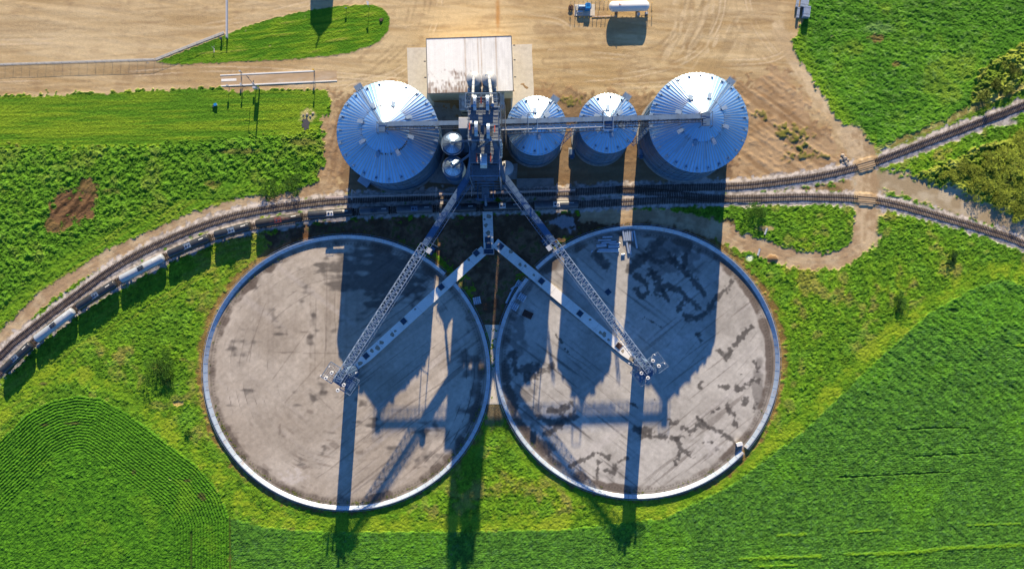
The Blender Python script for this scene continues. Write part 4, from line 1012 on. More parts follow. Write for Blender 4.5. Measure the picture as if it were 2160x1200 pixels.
def shed_col(u, v, i, j):     # v=0 north, v=1 south
    w = .86 * colw[i]
    col = np.array((w, w, w * .99))
    grime = vn(u * 40, v * 6 + 3)
    if u > .42: col *= 1 - .20 * grime * (1 - .5 * v)
    for u0, wd in ((.452, .008), (.602, .006), (.64, .006), (.815, .008)):
        f = math.exp(-((u - u0) / wd) ** 2) * (.3 + .4 * vn(u * 9, v * 12)); col = col * (1 - f) + np.array((.42, .27, .15)) * f
    edge = .70 + .14 * (vn(u * 11, 4.3) - .5) + .05 * math.sin(u * 14)
    q = (v - edge) * 2.6 + (vn(u * 60, v * 26) - .5) * 1.1 + (vn(u * 20 + 9, v * 14 + 7) - .5) * .7
    if u < .47 or (.5 < u < .66 and v > .55):
        f = min(max(q * 1.6, 0), 1) * (.88 if i % 3 else .35)
        col = col * (1 - f) + np.array((.19, .105, .065)) * (.8 + .5 * vn(u * 70, v * 50)) * f
    return col
m = MB(); rust_sheet(m, c_nw, c_ne, c_se, c_sw, 156, 60, shed_col); nb = len(m.v)
for i in range(0, 78):
    u = (i + .5) / 78; a = c_nw.lerp(c_ne, u); b = c_sw.lerp(c_se, u); up = Vector((0, 0, .04))
    cs = [shed_col(u, v, i * 2, 0) for v in (0, 1)]
    for q in range(10):
        p0, p1 = a.lerp(b, q / 10), a.lerp(b, (q + 1) / 10); m.bar(p0 + up, p1 + up, .09, .08)
        cc = shed_col(u, (q + .5) / 10, i * 2, 0) * .96; m.c += [(*cc, 1)] * 8
roof = m.build('roof', M['shed_roof'], root, world=True)
m = MB()
for a, b in ((c_nw, c_ne), (c_ne, c_se), (c_se, c_sw), (c_sw, c_nw)): m.bar(a + Vector((0, 0, .0)), b + Vector((0, 0, .0)), .22, .24)
m.build('roof_trim', M['steel_dk'], roof, world=True)
def wall_run(m, a, b, z0, z1, rib=.45, t=.12):
    a = Vector((a.x, a.y, 0)); b = Vector((b.x, b.y, 0)); L = (b - a).length; d = (b - a) / L
    m.box(((a + b) / 2).to_tuple()[:2] + ((z0 + z1) / 2,), (L, t, z1 - z0), math.atan2(d.y, d.x))
    for i in range(int(L / rib)):
        p = a + d * (i + .5) * rib; m.box((p.x, p.y, (z0 + z1) / 2), (.10, t + .10, z1 - z0 - .02), math.atan2(d.y, d.x))
ins = Vector((0, 0, 0)); cc0 = (c_nw + c_se) / 2
def inset(p): return p + (cc0 - p).normalized() * .35
ws = [inset(p) for p in (c_nw, c_ne, c_se, c_sw)]
m = MB()
for i in range(4): wall_run(m, ws[i], ws[(i + 1) % 4], 0, ZR - .55)
M['beige_wall'] = mat('beige_wall', (.80, .76, .62), .6, .05, var=.08, scale=.6)
m.build('wall', M['beige_wall'], root, world=True)
for wx_, nm in ((0.5, 'w'),):
    for side in (0, 2):
        a, b = (ws[3], ws[0]) if side == 0 else (ws[1], ws[2]); q = a.lerp(b, .5); o = -.14 if side == 0 else .14
        m = MB(); m.box((q.x + o, q.y, 2.7), (.12, 5.0, 5.4), 0); m.build('drive_door', M['steel_dk'], root, world=True)
# wall lamps and boxes along the gable walls
for px, py in ((1081.5, 96), (1082.5, 127), (1083.5, 163), (899, 130), (900, 164)):
    p = P(px, py, 9); m = MB(); m.box((p.x + (.5 if px > 1000 else -.5), p.y, 9), (.7, .35, .3)); m.build('wall_lamp', M['steel_dk'], root, world=True)
# annex under the tower
ZA = 11.0
a_nw = P(967.5, 197.0, ZA); a_ne = P(1063.5, 193.5, ZA); a_se = P(1064.5, 231, ZA); a_sw = P(969.5, 233.5, ZA)
root = thing('shed_annex', 'lower rusty white roofed annex between the shed and the elevator tower', 'shed', ((a_nw.x + a_se.x) / 2, (a_nw.y + a_se.y) / 2, 0))
def annex_col(u, v, i, j):
    w = .78 * colw[(i * 3) % 400]; col = np.array((w, w * .98, w * .95))
    q = (vn(u * 30, v * 9) - .46) * 2.4 + .25 * (v > .3)
    f = min(max(q, 0), 1) * (.9 if i % 3 else .25); return col * (1 - f) + np.array((.18, .10, .065)) * f
m = MB(); rust_sheet(m, a_nw, a_ne, a_se, a_sw, 80, 16, annex_col)
for i in range(40):
    u = (i + .5) / 40; m.bar(a_nw.lerp(a_ne, u) + Vector((0, 0, .04)), a_sw.lerp(a_se, u) + Vector((0, 0, .04)), .09, .08); m.c += [(*annex_col(u, .2, i * 2, 0), 1)] * 8
m.build('roof', M['shed_roof'], root, world=True)
cc0 = (a_nw + a_se) / 2; ws = [inset(p) for p in (a_nw, a_ne, a_se, a_sw)]; m = MB()
for i in range(4): wall_run(m, ws[i], ws[(i + 1) % 4], 0, ZA - .1)
m.build('wall', M['beige_wall'], root, world=True)
q = ws[3].lerp(ws[2], .12); m = MB(); m.box((q.x, q.y - .12, 6.5), (3.0, .12, 2.2)); m.build('louvre', M['steel_dk'], root, world=True)
# concrete drive aprons
def apron(name, poly, label, z=.12, m_='concrete'):
    o = MB(); o.prism([G(*p).xy for p in poly], 0.0, z); return tag(o.build(name, M[m_]), label, 'paving', None, 'structure')
apron('concrete_apron', [(858.5, 101.5), (915, 100.5), (915, 225), (862, 236)], 'pale concrete drive slab left of the shed')
apron('concrete_apron', [(1075, 95), (1122.5, 93.5), (1122, 112), (1123.5, 140), (1126, 187), (1126, 236), (1078, 236)], 'pale concrete drive slab right of the shed')
apron('concrete_slab', [(905, 215), (1066, 228), (1066, 300), (905, 300)], 'dark stained concrete floor behind the tower', .10, 'conc_old')
apron('concrete_slab', [(1022, 685), (1055, 685), (1050, 720), (1046.5, 770), (1052, 820), (1060, 852), (1027, 852), (1033, 820), (1037.5, 770), (1033, 720)], 'white concrete strip squeezed between the two round pads', .14)
apron('concrete_slab', [(1055, 348), (1092, 345), (1090, 378), (1058, 380)], 'concrete footing under the round tank right of the tower', .15, 'conc_old')
apron('concrete_slab', [(905, 385), (925, 352), (985, 360), (980, 390)], 'concrete footing under the two small bins', .14, 'conc_old')
apron('concrete_slab', [(1090, 377), (1168, 376), (1168, 396), (1090, 397)], 'dark concrete platform beside the upper track', .16, 'conc_old')
# ------------------------------------------------------------------ elevator tower
TX0, TX1 = -13.4, -3.9
ZD = 56.0                                # main deck height
root = thing('elevator_tower', 'tall open steel tower with gratings and bucket elevator heads in the middle of the plant', 'steel tower', ((TX0 + TX1) / 2, 46, 0))
ys = [58.2, 53.8, 48.4, 43.4, 38.6, 34.0]
m = MB()
for x in (TX0, TX1):
    for y in ys: m.bar((x, y, 0), (x, y, ZD if y > 43 else ZD - 9.5), .34)
m.build('column', M['steel'], root, world=True)
m = MB()
for z in (9, 18, 26, 34.5, 46.5):
    for y in ys: m.bar((TX0, y, z), (TX1, y, z), .26)
    for x in (TX0, TX1): m.bar((x, ys[0], z), (x, ys[-1], z), .26)
m.build('beam', M['steel'], root, world=True)
m = MB(); zz = [0, 9, 18, 26, 34.5, 46.5, ZD]
for a, b in zip(zz, zz[1:]):
    for x in (TX0, TX1):
        for y0, y1 in zip(ys, ys[1:]):
            if b > ZD - 1 and y1 < 43: continue
            m.bar((x, y0, a), (x, y1, b), .13); m.bar((x, y1, a), (x, y0, b), .13)
    for y in (ys[0], ys[-1] if b < ZD - 1 else ys[3]):
        m.bar((TX0, y, a), (TX1, y, b), .13); m.bar((TX1, y, a), (TX0, y, b), .13)
m.build('brace', M['steel_dk'], root, world=True)
def deck(x0, x1, y0, y1, z, nm='deck', grid=1.1, rail=True, holes=(), solid=True):
    m = MB()
    if solid: m.box(((x0 + x1) / 2, (y0 + y1) / 2, z), (x1 - x0, y1 - y0, .07))
    k = 0
    x = x0
    while x <= x1 + .01: m.bar((x, y0, z + .06), (x, y1, z + .06), .09, .14); x += grid
    y = y0
    while y <= y1 + .01: m.bar((x0, y, z + .07), (x1, y, z + .07), .09, .14); y += grid
    o = m.build(nm, M['deck'], root, world=True)
    if rail:
        m = MB(); c = [(x0, y0), (x1, y0), (x1, y1), (x0, y1)]
        for (a, b), (c_, d) in zip(c, c[1:] + c[:1]):
            for h in (.55, 1.1): m.bar((a, b, z + h), (c_, d, z + h), .08)
            L = math.hypot(c_ - a, d - b); n = max(int(L / 1.5), 1)
            for i in range(n + 1): m.bar((a + (c_ - a) * i / n, b + (d - b) * i / n, z), (a + (c_ - a) * i / n, b + (d - b) * i / n, z + 1.1), .07)
        m.build('handrail', M['steel'], root, world=True)
deck(TX0 + .1, TX1 - .1, 43.6, 53.7, ZD)
for zl in (9, 18, 26, 34.5, 40.5, 46.5): deck(TX0 + .2, TX1 - .2, 38.8 if zl < 46 else 43.5, 58.0, zl - .3, 'shadow_deck', 2.2, False)  # hidden solid decks, added so the tower casts a filled shadow
# rear working platform: open grid over the annex
m = MB()
zr_ = ZD - 1.0
for x in np.linspace(-14.2, -4.6, 7): m.bar((x, 53.8, zr_), (x, 58.2, zr_), .16)
for y in np.linspace(53.8, 58.2, 5): m.bar((-14.2, y, zr_), (-4.6, y, zr_), .16)
for h in (.55, 1.1):
    m.bar((-14.2, 58.2, zr_ + h), (-4.6, 58.2, zr_ + h), .09); m.bar((-14.2, 53.8, zr_ + h), (-14.2, 58.2, zr_ + h), .09); m.bar((-4.6, 53.8, zr_ + h), (-4.6, 58.2, zr_ + h), .09)
m.build('rear_platform', M['steel'], root, world=True)
deck(TX0 + .3, TX1 - .3, 38.0, 43.2, ZD - 9.2, 'front_deck', 1.3)
deck(TX0 + .8, TX1 - .6, 33.6, 37.8, 41.0, 'lower_deck', 1.1)
m = MB()
for z in (18, 26):
    for y in np.arange(45, 59, 1.6): m.bar((TX0, y, z), (TX1, y, z), .12)
m.build('joist', M['steel_dk'], root, world=True)
# pale struts and lamps seen on the deck edges
m = MB()
for y in (45, 47.5, 50, 52.5): 
    for x in (TX0 - .15, TX1 + .15): m.bar((x, y, ZD - .2), (x, y, ZD + 1.3), .18)
m.bar((TX0, 43.7, ZD + .3), (TX1 + .8, 43.7, ZD + .3), .28); m.bar((TX0 - .2, 48.5, ZD + .25), (TX1 + .2, 48.5, ZD + .25), .2); m.bar((TX0 - .2, 53.8, ZD + .25), (TX1 + .2, 53.8, ZD + .25), .24)
m.build('kick_beam', M['steel_lt'], root, world=True)
# ladder cage on the tower's right flank
m = MB()
for dx in (0, 1.1):
    for dy in (0, 6.6): m.bar((TX1 + .7 + dx, 48.2 + dy, 8), (TX1 + .7 + dx, 48.2 + dy, ZD - 2), .16)
for k in range(14): m.bar((TX1 + .7, 48.2 + .5 * k, ZD - 2), (TX1 + 1.8, 48.2 + .5 * k, ZD - 2), .13)
for dx in (0, 1.1): m.bar((TX1 + .7 + dx, 48.2, ZD - 2), (TX1 + .7 + dx, 54.8, ZD - 2), .16); m.bar((TX1 + .7 + dx, 48.2, ZD - 1), (TX1 + .7 + dx, 54.8, ZD - 1), .09)
for k in range(14):
    z = 9 + k * 3.2; m.bar((TX1 + .7, 48.2, z), (TX1 + .7, 54.8, z + 1.6), .12); m.bar((TX1 + 1.8, 54.8, z + 1.6), (TX1 + 1.8, 48.2, z + 3.2), .12)
m.build('stair_tower', M['steel_dk'], root, world=True)
m = MB(); m.box((TX0 + 1.1, 49.0, ZD + .8), (.9, .9, 1.4)); m.build('control_cabinet', M['white_paint'], root, world=True)

def elevator(px, py, zt, lab, size=1.0, red=-1, red_len=2.0):
    p = P(px, py, zt); root = thing('bucket_elevator', lab, 'bucket elevator', (p.x, p.y, 0), 0, 'bucket elevators in the tower')
    s = size; m = MB()
    for dy in (-.85 * s, .85 * s): m.box((0, dy, (zt - 2.0) / 2), (.8 * s, .75 * s, zt - 2.0))
    m.build('trunking', M['blue_steel'], root)
    prof = [(-2.0, -1.9), (2.0, -1.9), (2.0, -.7)] + [(2.0 * math.cos(t) * .98, -.7 + .95 * math.sin(t)) for t in np.linspace(.25, math.pi - .25, 8)] + [(-2.0, -.7), (-2.7, -1.5), (-2.7, -2.2)]
    m = MB(); w = .48 * s
    n = len(prof); vs = [(x, q[0] * .95 * s, zt + q[1] * s) for x in (-w, w) for q in prof]
    m.add(vs, [tuple(range(n)), tuple(range(n, 2 * n))[::-1]] + [(i, (i + 1) % n, n + (i + 1) % n, n + i) for i in range(n)])
    h = m.build('head', M['steel_lt'], root)
    m = MB(); m.box((0, 0, zt + .30 * s), (.25, .25, .2)); m.build('lifting_eye', M['white_paint'], h)
    m = MB(); m.tube((red * .55 * s, .9 * s, zt - .6), (red * 1.7 * s, .9 * s, zt - .6), .42 * s, 12); m.box((red * .9 * s, -.1, zt - .8), (.6 * s, .8 * s, .7)); m.build('motor', M['motor'], root)
    m = MB(); m.box((red * 1.95 * s, .2 * s, zt - .45), (.30 * s, red_len, .75)); m.build('belt_guard', M['red_guard'], root)
    m = MB(); m.box((-red * .75 * s, -.2 * s, zt - 1.2), (.5 * s, 1.4 * s, .5)); m.box((0, -.2, zt - 2.1), (2.6 * s, 3.2 * s, .1)); m.build('head_platform', M['steel_dk'], root)
    return root
elevator(1001.3, 213, 60.0, 'rear left bucket elevator head with a red guard on its right', 1.0, 1)
elevator(1028.3, 213, 60.0, 'rear right bucket elevator head with a red guard on its left', 1.0, -1)
elevator(1004, 268, 59.6, 'middle left bucket elevator head with an orange guard on its left', 1.0, -1)
elevator(1029.7, 273, 59.6, 'middle right bucket elevator head with a red guard on its right', 1.0, 1)
p = P(1020, 336, 50); root = thing('bucket_elevator', 'big blue-shaded front elevator head between two red guards', 'bucket elevator', (p.x, p.y, 0), 0, 'bucket elevators in the tower')
m = MB()
for dy in (-1.2, 1.2): m.box((0, dy, 23.5), (1.7, 1.1, 47))
m.build('trunking', M['blue_steel'], root)
m = MB(); n = 9; prof = [(-2.2, 47.2), (1.9, 47.2)] + [(1.9 * math.cos(t), 49.0 + 1.0 * math.sin(t)) for t in np.linspace(0, math.pi, n)] + [(-2.6, 48.0)]
k = len(prof); m.add([(x, q[0], q[1]) for x in (-1.05, 1.05) for q in prof], [tuple(range(k)), tuple(range(k, 2 * k))[::-1]] + [(i, (i + 1) % k, k + (i + 1) % k, k + i) for i in range(k)])
m.build('head', M['galv'], root)
for s in (-1, 1):
    m = MB(); m.box((s * 2.2, .6, 49.3), (.35, 2.6, .9)); m.build('belt_guard', M['red_guard'], root)
    m = MB(); m.tube((s * 1.1, 1.5, 49), (s * 2.0, 1.5, 49), .4, 12); m.build('motor', M['motor'], root)
# spouts from the elevator heads
def spout(pts, r, m_, lab, n=10, cat='spout'):
    a = pts[0]; root = thing('grain_spout', lab, cat, tuple((pts[0] + pts[-1]) / 2)); m = MB(); m.path(pts, r, n); m.build('pipe', M[m_], root, world=True)
    for p, q in zip(pts, pts[1:]):
        k = max(int((q - p).length / 6), 1); d = (q - p).normalized()
        for i in range(k + 1):
            c = p.lerp(q, i / k); m = MB(); m.tube(c - d * .08, c + d * .08, r + .09, n); m.build('flange', M['steel'], root, world=True)
    return root
spout([P(996.5, 224, 58.0), P(999, 162, 25.2)], .42, 'gate', 'white spout running to the left white bin on the shed roof')
spout([P(1038.5, 222, 58.0), P(1031.2, 160, 25.2)], .50, 'gate', 'thicker white spout running to the right white bin on the shed roof')
spout([P(1034, 291, 57), P(1002, 294, 43), P(953, 301.5, 23.2)], .34, 'blue_steel', 'blue spout reaching the upper small bin')
spout([P(1034, 295, 57), P(955.5, 352.5, 22.6)], .40, 'blue_steel', 'long slanting blue spout reaching the lower small bin')
spout([P(1003, 290, 55), P(992, 350, 34), P(984, 378, 25.4)], .80, 'blue_steel', 'thick dark spout down to the left slanting conveyor')
spout([P(1041, 290, 55), P(1056, 352, 34), P(1063, 378, 25.4)], .80, 'blue_steel', 'thick dark spout down to the right slanting conveyor')
spout([P(1041, 262, 42), P(1046, 288, 40), P(1053, 297, 38), P(1055, 306, 34), P(1055.5, 330, 10)], .75, 'white_paint', 'fat white elbow duct on the right flank of the tower', 14, 'duct')
# head house shed with white roof left of the tower
a = P(967.5, 248, 42.5); b = P(987.5, 271.5, 42.5); root = thing('leg_house', 'narrow tall corrugated house with a small white roof left of the tower', 'tower house', ((a.x + b.x) / 2, (a.y + b.y) / 2, 0))
m = MB(); m.box(((a.x + b.x) / 2, (a.y + b.y) / 2, 42.6), (b.x - a.x, a.y - b.y, .14))
for i in range(12): y = a.y + (b.y - a.y) * (i + .5) / 12; m.bar((a.x, y, 42.7), (b.x, y, 42.7), .10, .08)
m.build('roof', M['white_paint'], root, world=True)
w = MB(); q = [Vector((a.x + .1, b.y + .1, 0)), Vector((b.x - .1, b.y + .1, 0)), Vector((b.x - .1, a.y - .1, 0)), Vector((a.x + .1, a.y - .1, 0))]
for i in range(4): wall_run(w, q[i], q[(i + 1) % 4], 21.0, 42.5, .4)
for x, y in ((a.x + .3, a.y - .3), (b.x - .3, a.y - .3), (a.x + .3, b.y + .3), (b.x - .3, b.y + .3)): w.bar((x, y, 0), (x, y, 21.2), .3)
w.build('wall', M['wall_sheet'], root, world=True)
a = P(974, 296, 9); b = P(988, 322, 9); root = thing('lean_to', 'low grey corrugated lean-to beside the upper small bin', 'shed', ((a.x + b.x) / 2, (a.y + b.y) / 2, 0))
m = MB(); m.box(((a.x + b.x) / 2, (a.y + b.y) / 2, 9), (b.x - a.x, a.y - b.y, .14))
for i in range(8): x = a.x + (b.x - a.x) * (i + .5) / 8; m.bar((x, a.y, 9.1), (x, b.y, 9.1), .1, .08)
m.build('roof', M['wall_sheet'], root, world=True)
w = MB(); q = [Vector((a.x + .1, b.y + .1, 0)), Vector((b.x - .1, b.y + .1, 0)), Vector((b.x - .1, a.y - .1, 0)), Vector((a.x + .1, a.y - .1, 0))]
for i in range(4): wall_run(w, q[i], q[(i + 1) % 4], 0, 8.9, .4)
w.build('wall', M['wall_sheet'], root, world=True)
# round tank right of the tower
c = P(1068, 354, 7); root = thing('round_tank', 'squat round tank right of the tower above the conveyor', 'tank', (c.x, c.y, 0))
m = MB(); m.lathe([(2.5, .1), (2.5, 6.6)], n=36); m.build('wall', M['galv'], root, smooth=True); m = MB(); m.lathe([(2.6, 6.55), (.05, 7.1)], n=36); m.build('roof', M['white_paint'], root, smooth=True)
m = MB(); m.box((-.8, 1.2, 6.95), (.7, .7, .4)); m.build('hatch', M['steel_dk'], root)
# load-out spout gantry over the train
p0 = G(1010, 396); p1 = G(1042, 396); root = thing('load_out_gantry', 'blue steel gantry in front of the tower with a spout over the train', 'gantry', ((p0.x + p1.x) / 2, p0.y, 0))
x0, x1 = p0.x, p1.x; yb, yf = 36.0, 29.4; m = MB()
for x in (x0, x1):
    m.bar((x, yf + 1.8, 0), (x, yf + 1.8, 12), .26); m.bar((x, yb, 0), (x, yb, 12), .26); m.bar((x, yb, 12), (x, yf, 12), .26)
    m.bar((x, yb, 0), (x, yf + 1.8, 12), .12)
m.bar((x0, yf, 12), (x1, yf, 12), .26); m.bar((x0, yb, 12), (x1, yb, 12), .26); m.bar((x0 - .8, yf + .5, 12.2), (x1 + .8, yf + .5, 12.2), .3); m.build('frame', M['blue_steel'], root, world=True)
m = MB(); m.box(((x0 + x1) / 2, (yb + yf) / 2 + .4, 12.15), (2.6, yb - yf - 1, .1)); 
for y in np.arange(yf + .6, yb, .9): m.bar((x0, y, 12.1), (x1, y, 12.1), .1)
m.build('deck', M['deck'], root, world=True)
m = MB(); m.tube(((x0 + x1) / 2, yf + 2, 12.6), ((x0 + x1) / 2, yf - 1.0, 6.2), .4, 12, .5); m.build('loading_spout', M['steel'], root, world=True)

# ------------------------------------------------------------------ conveyors
def truss(m, a, b, w, h, n, t=.12):
    d = (b - a).normalized(); s = Vector((-d.y, d.x, 0)).normalized(); u = Vector((0, 0, 1))
    c = [(s * w / 2), (s * -w / 2), (s * w / 2 + u * h), (s * -w / 2 + u * h)]
    for q in c: m.bar(a + q, b + q, t)
    for i in range(n):
        p, q = a.lerp(b, i / n), a.lerp(b, (i + 1) / n)
        m.bar(p + c[0], p + c[2], t * .7); m.bar(p + c[1], p + c[3], t * .7); m.bar(p + c[0], p + c[1], t * .7); m.bar(p + c[2], p + c[3], t * .7)
        if i % 2: m.bar(p + c[0], q + c[2], t * .6); m.bar(p + c[1], q + c[3], t * .6); m.bar(p + c[2], q + c[3], t * .6); m.bar(p + c[0], q + c[1], t * .6)
        else: m.bar(p + c[2], q + c[0], t * .6); m.bar(p + c[3], q + c[1], t * .6); m.bar(p + c[3], q + c[2], t * .6); m.bar(p + c[1], q + c[0], t * .6)
def walkway(m, a, b, w, off, rail=True):
    d = (b - a).normalized(); s = Vector((-d.y, d.x, 0)).normalized(); n = max(int((b - a).length / 1.1), 1)
    for o in (off - w / 2, off + w / 2): m.bar(a + s * o, b + s * o, .12)
    for i in range(n + 1):
        p = a.lerp(b, i / n); m.bar(p + s * (off - w / 2), p + s * (off + w / 2), .12)
        if rail and i % 2 == 0:
            o = off + math.copysign(w / 2, off); m.bar(p + s * o, p + s * o + Vector((0, 0, 1.1)), .07)
    if rail:
        o = off + math.copysign(w / 2, off)
        for h in (.55, 1.1): m.bar(a + s * o + Vector((0, 0, h)), b + s * o + Vector((0, 0, h)), .07)
def belt_conveyor(a, b, w, h, lab, col='steel_lt', walk=-1, covers=1.5):
    root = thing('overhead_conveyor', lab, 'conveyor', tuple((a + b) / 2)); d = (b - a).normalized(); L = (b - a).length
    m = MB(); m.bar(a, b, w, h); m.build('housing', M[col], root, world=True)
    m = MB(); n = int(L / covers)
    for i in range(n):
        p = a.lerp(b, (i + .04) / n) + Vector((0, 0, h / 2 + .03)); q = a.lerp(b, (i + .93) / n) + Vector((0, 0, h / 2 + .03)); m.bar(p, q, w + .14, .06)
    m.build('cover', M[col], root, world=True)
    if walk:
        m = MB(); z = Vector((0, 0, -h / 2)); walkway(m, a + z, b + z, 1.0, walk * (w / 2 + .7)); m.build('catwalk', M['steel_dk'], root, world=True)
    return root
ZC = 39.6
def add_truss(root, a, b, w, h, n, nm='truss', m_='steel_dk'):
    m = MB(); truss(m, a, b, w, h, n); return m.build(nm, M[m_], root, world=True)
a, b = P(976, 259.7, ZC), P(812, 262.3, ZC)
r = belt_conveyor(a, b, 1.25, .9, 'long grey conveyor bridge from the tower to the big left silo', 'conv', 1)
dz = Vector((0, 0, -2.0)); add_truss(r, a + dz, b + dz, 1.7, 1.4, 18)
c = P(806, 270, ZC); m = MB(); m.box((c.x, c.y + .2, ZC - .4), (2.0, 3.0, 1.8)); m.build('head_box', M['blue_steel'], r, world=True)
m = MB()
for dx in (-1.6, 1.6):
    for dy in (-1.6, 1.8): m.bar((c.x + dx, c.y + dy, ZC - 3.2), (c.x + dx, c.y + dy, ZC + 1), .16)
m.bar((c.x - 1.6, c.y - 1.6, ZC + 1), (c.x + 1.6, c.y - 1.6, ZC + 1), .1); m.bar((c.x - 1.6, c.y + 1.8, ZC + 1), (c.x + 1.6, c.y + 1.8, ZC + 1), .1); m.bar((c.x - 1.6, c.y - 1.6, ZC + 1), (c.x - 1.6, c.y + 1.8, ZC + 1), .1); m.bar((c.x, c.y - .5, ZC - 3.4), (c.x, c.y - .5, ZC - 1), .9)
m.build('head_frame', M['steel_dk'], r, world=True)
a, b = P(1054, 257.5, ZC), P(1489, 245.5, ZC)
r = belt_conveyor(a, b, 1.3, .9, 'long grey conveyor bridge across both small silos to the big right one', 'conv', -1, 2.2)
add_truss(r, a + dz, b + dz, 1.8, 1.4, 44)
c = P(1490, 251, ZC); m = MB(); m.box((c.x, c.y, ZC - .5), (2.2, 4.2, 1.8)); m.build('head_box', M['blue_steel'], r, world=True)
m = MB()
for dx in (-1.8, 1.8):
    for dy in (-2.4, 2.2): m.bar((c.x + dx, c.y + dy, ZC - 3.2), (c.x + dx, c.y + dy, ZC + 1.1), .16)
for dy in (-2.4, 2.2): m.bar((c.x - 1.8, c.y + dy, ZC + 1.1), (c.x + 1.8, c.y + dy, ZC + 1.1), .12)
for dx in (-1.8, 1.8): m.bar((c.x + dx, c.y - 2.4, ZC + 1.1), (c.x + dx, c.y + 2.2, ZC + 1.1), .12)
m.build('head_frame', M['steel_dk'], r, world=True)
a, b = P(1054, 271.8, ZC - .6), P(1274, 264.8, ZC - .6)
r = belt_conveyor(a, b, 1.0, .95, 'shorter white conveyor bridge from the tower to the second small silo', 'white_paint', -1, 9)
add_truss(r, P(1270, 266, ZC - 2.3), P(1368, 263, ZC - 2.3), 1.5, 1.3, 14, 'end_truss')
m = MB(); c = P(1284, 264, ZC - .6); m.box((c.x, c.y, ZC - .8), (2.2, 2.4, 1.5)); m.build('head_box', M['blue_steel'], r, world=True)
for px, py, nm in ((1123.5, 262, 'first'), (1281, 258, 'second')):
    c = P(px, py, 38); root = thing('conveyor_support', 'steel trestle on the peak of the %s small silo holding the conveyors' % nm, 'support frame', (c.x, c.y, 0)); m = MB()
    for dx in (-1.5, 1.5):
        for dy in (-3.2, 3.0): m.bar((dx, dy, 33), (dx, dy, 41.6), .2)
        m.bar((dx, -3.2, 41.6), (dx, 3.0, 41.6), .18); m.bar((dx, -3.2, 37.2), (dx, 3.0, 37.2), .18); m.bar((dx, -3.2, 37.2), (dx, 3.0, 41.6), .1)
    for dy in (-3.2, 3.0): m.bar((-1.5, dy, 41.6), (1.5, dy, 41.6), .18); m.bar((-1.5, dy, 37.2), (1.5, dy, 37.2), .18)
    m.build('frame', M['steel'], root)
# cross trusses slung between the silos
for px0, px1, nm in ((1180, 1216, 'two small silos'), (1333, 1368, 'second small silo and the big right silo')):
    root = thing('tie_truss', 'sloping lattice tie between the %s' % nm, 'truss', tuple(P((px0 + px1) / 2, 290, 26))); m = MB()
    truss(m, P(px0, 306, 22), P(px1, 270, 33), 1.3, 1.0, 10); m.build('lattice', M['steel'], root, world=True)

# slanting bridges to the fill towers
ZB = 25.6
def bridge(pa, pb, tshed, lab, side):
    a, b = P(*pa, ZB), P(*pb, ZB); root = thing('conveyor_bridge', lab, 'conveyor', tuple((a + b) / 2)); mid = a.lerp(b, tshed); d = (b - a).normalized(); s = Vector((-d.y, d.x, 0))
    m = MB(); m.bar(a + Vector((0, 0, .1)), mid + Vector((0, 0, .1)), 2.1, 1.5); m.bar(mid + Vector((0, 0, .1)), b + Vector((0, 0, .1)), .9, .5); m.build('housing', M['blue_steel'], root, world=True)  # dark blue of housing and cover stands in for the tower's shade
    m = MB(); n = int((mid - a).length / 2.2)
    for i in range(n):
        m.bar(a.lerp(mid, (i + .05) / n) + Vector((0, 0, .92)), a.lerp(mid, (i + .92) / n) + Vector((0, 0, .92)), 1.3, .10)
    m.build('cover', M['blue_steel'], root, world=True)
    m = MB(); truss(m, mid + Vector((0, 0, -1.4)), b + Vector((0, 0, -1.4)), 2.7, 2.3, 38, .13); m.build('truss', M['truss'], root, world=True)
    m = MB(); walkway(m, a + Vector((0, 0, -.2)), b + Vector((0, 0, -.2)), .8, side * 1.75); m.build('catwalk', M['steel'], root, world=True)
    m = MB(); q = a.lerp(b, tshed + .01); m.box(tuple(q + s * (side * 2.4) + Vector((0, 0, .6))), (1.8, 1.5, 1.6), math.atan2(d.y, d.x)); m.build('drive_box', M['gate'], root, world=True)
    # trestle under the bridge where it leaves the pads' rim
    m = MB(); q = a.lerp(b, tshed - .02)
    for o in (-1.2, 1.2): m.bar(Vector((q.x, q.y, 0)) + s * o * 1.6, q + s * o + Vector((0, 0, -1.4)), .28)
    for z in (6, 12, 18): m.bar(Vector((q.x, q.y, z)) + s * 1.7, Vector((q.x, q.y, z)) - s * 1.7, .16)
    m.build('trestle', M['steel'], root, world=True)
    return root
bridge((988, 373), (712, 802), .335, 'left slanting conveyor bridge from the tower to the left pad centre', 1)
bridge((1064, 373), (1371, 783), .335, 'right slanting conveyor bridge from the tower to the right pad centre', -1)
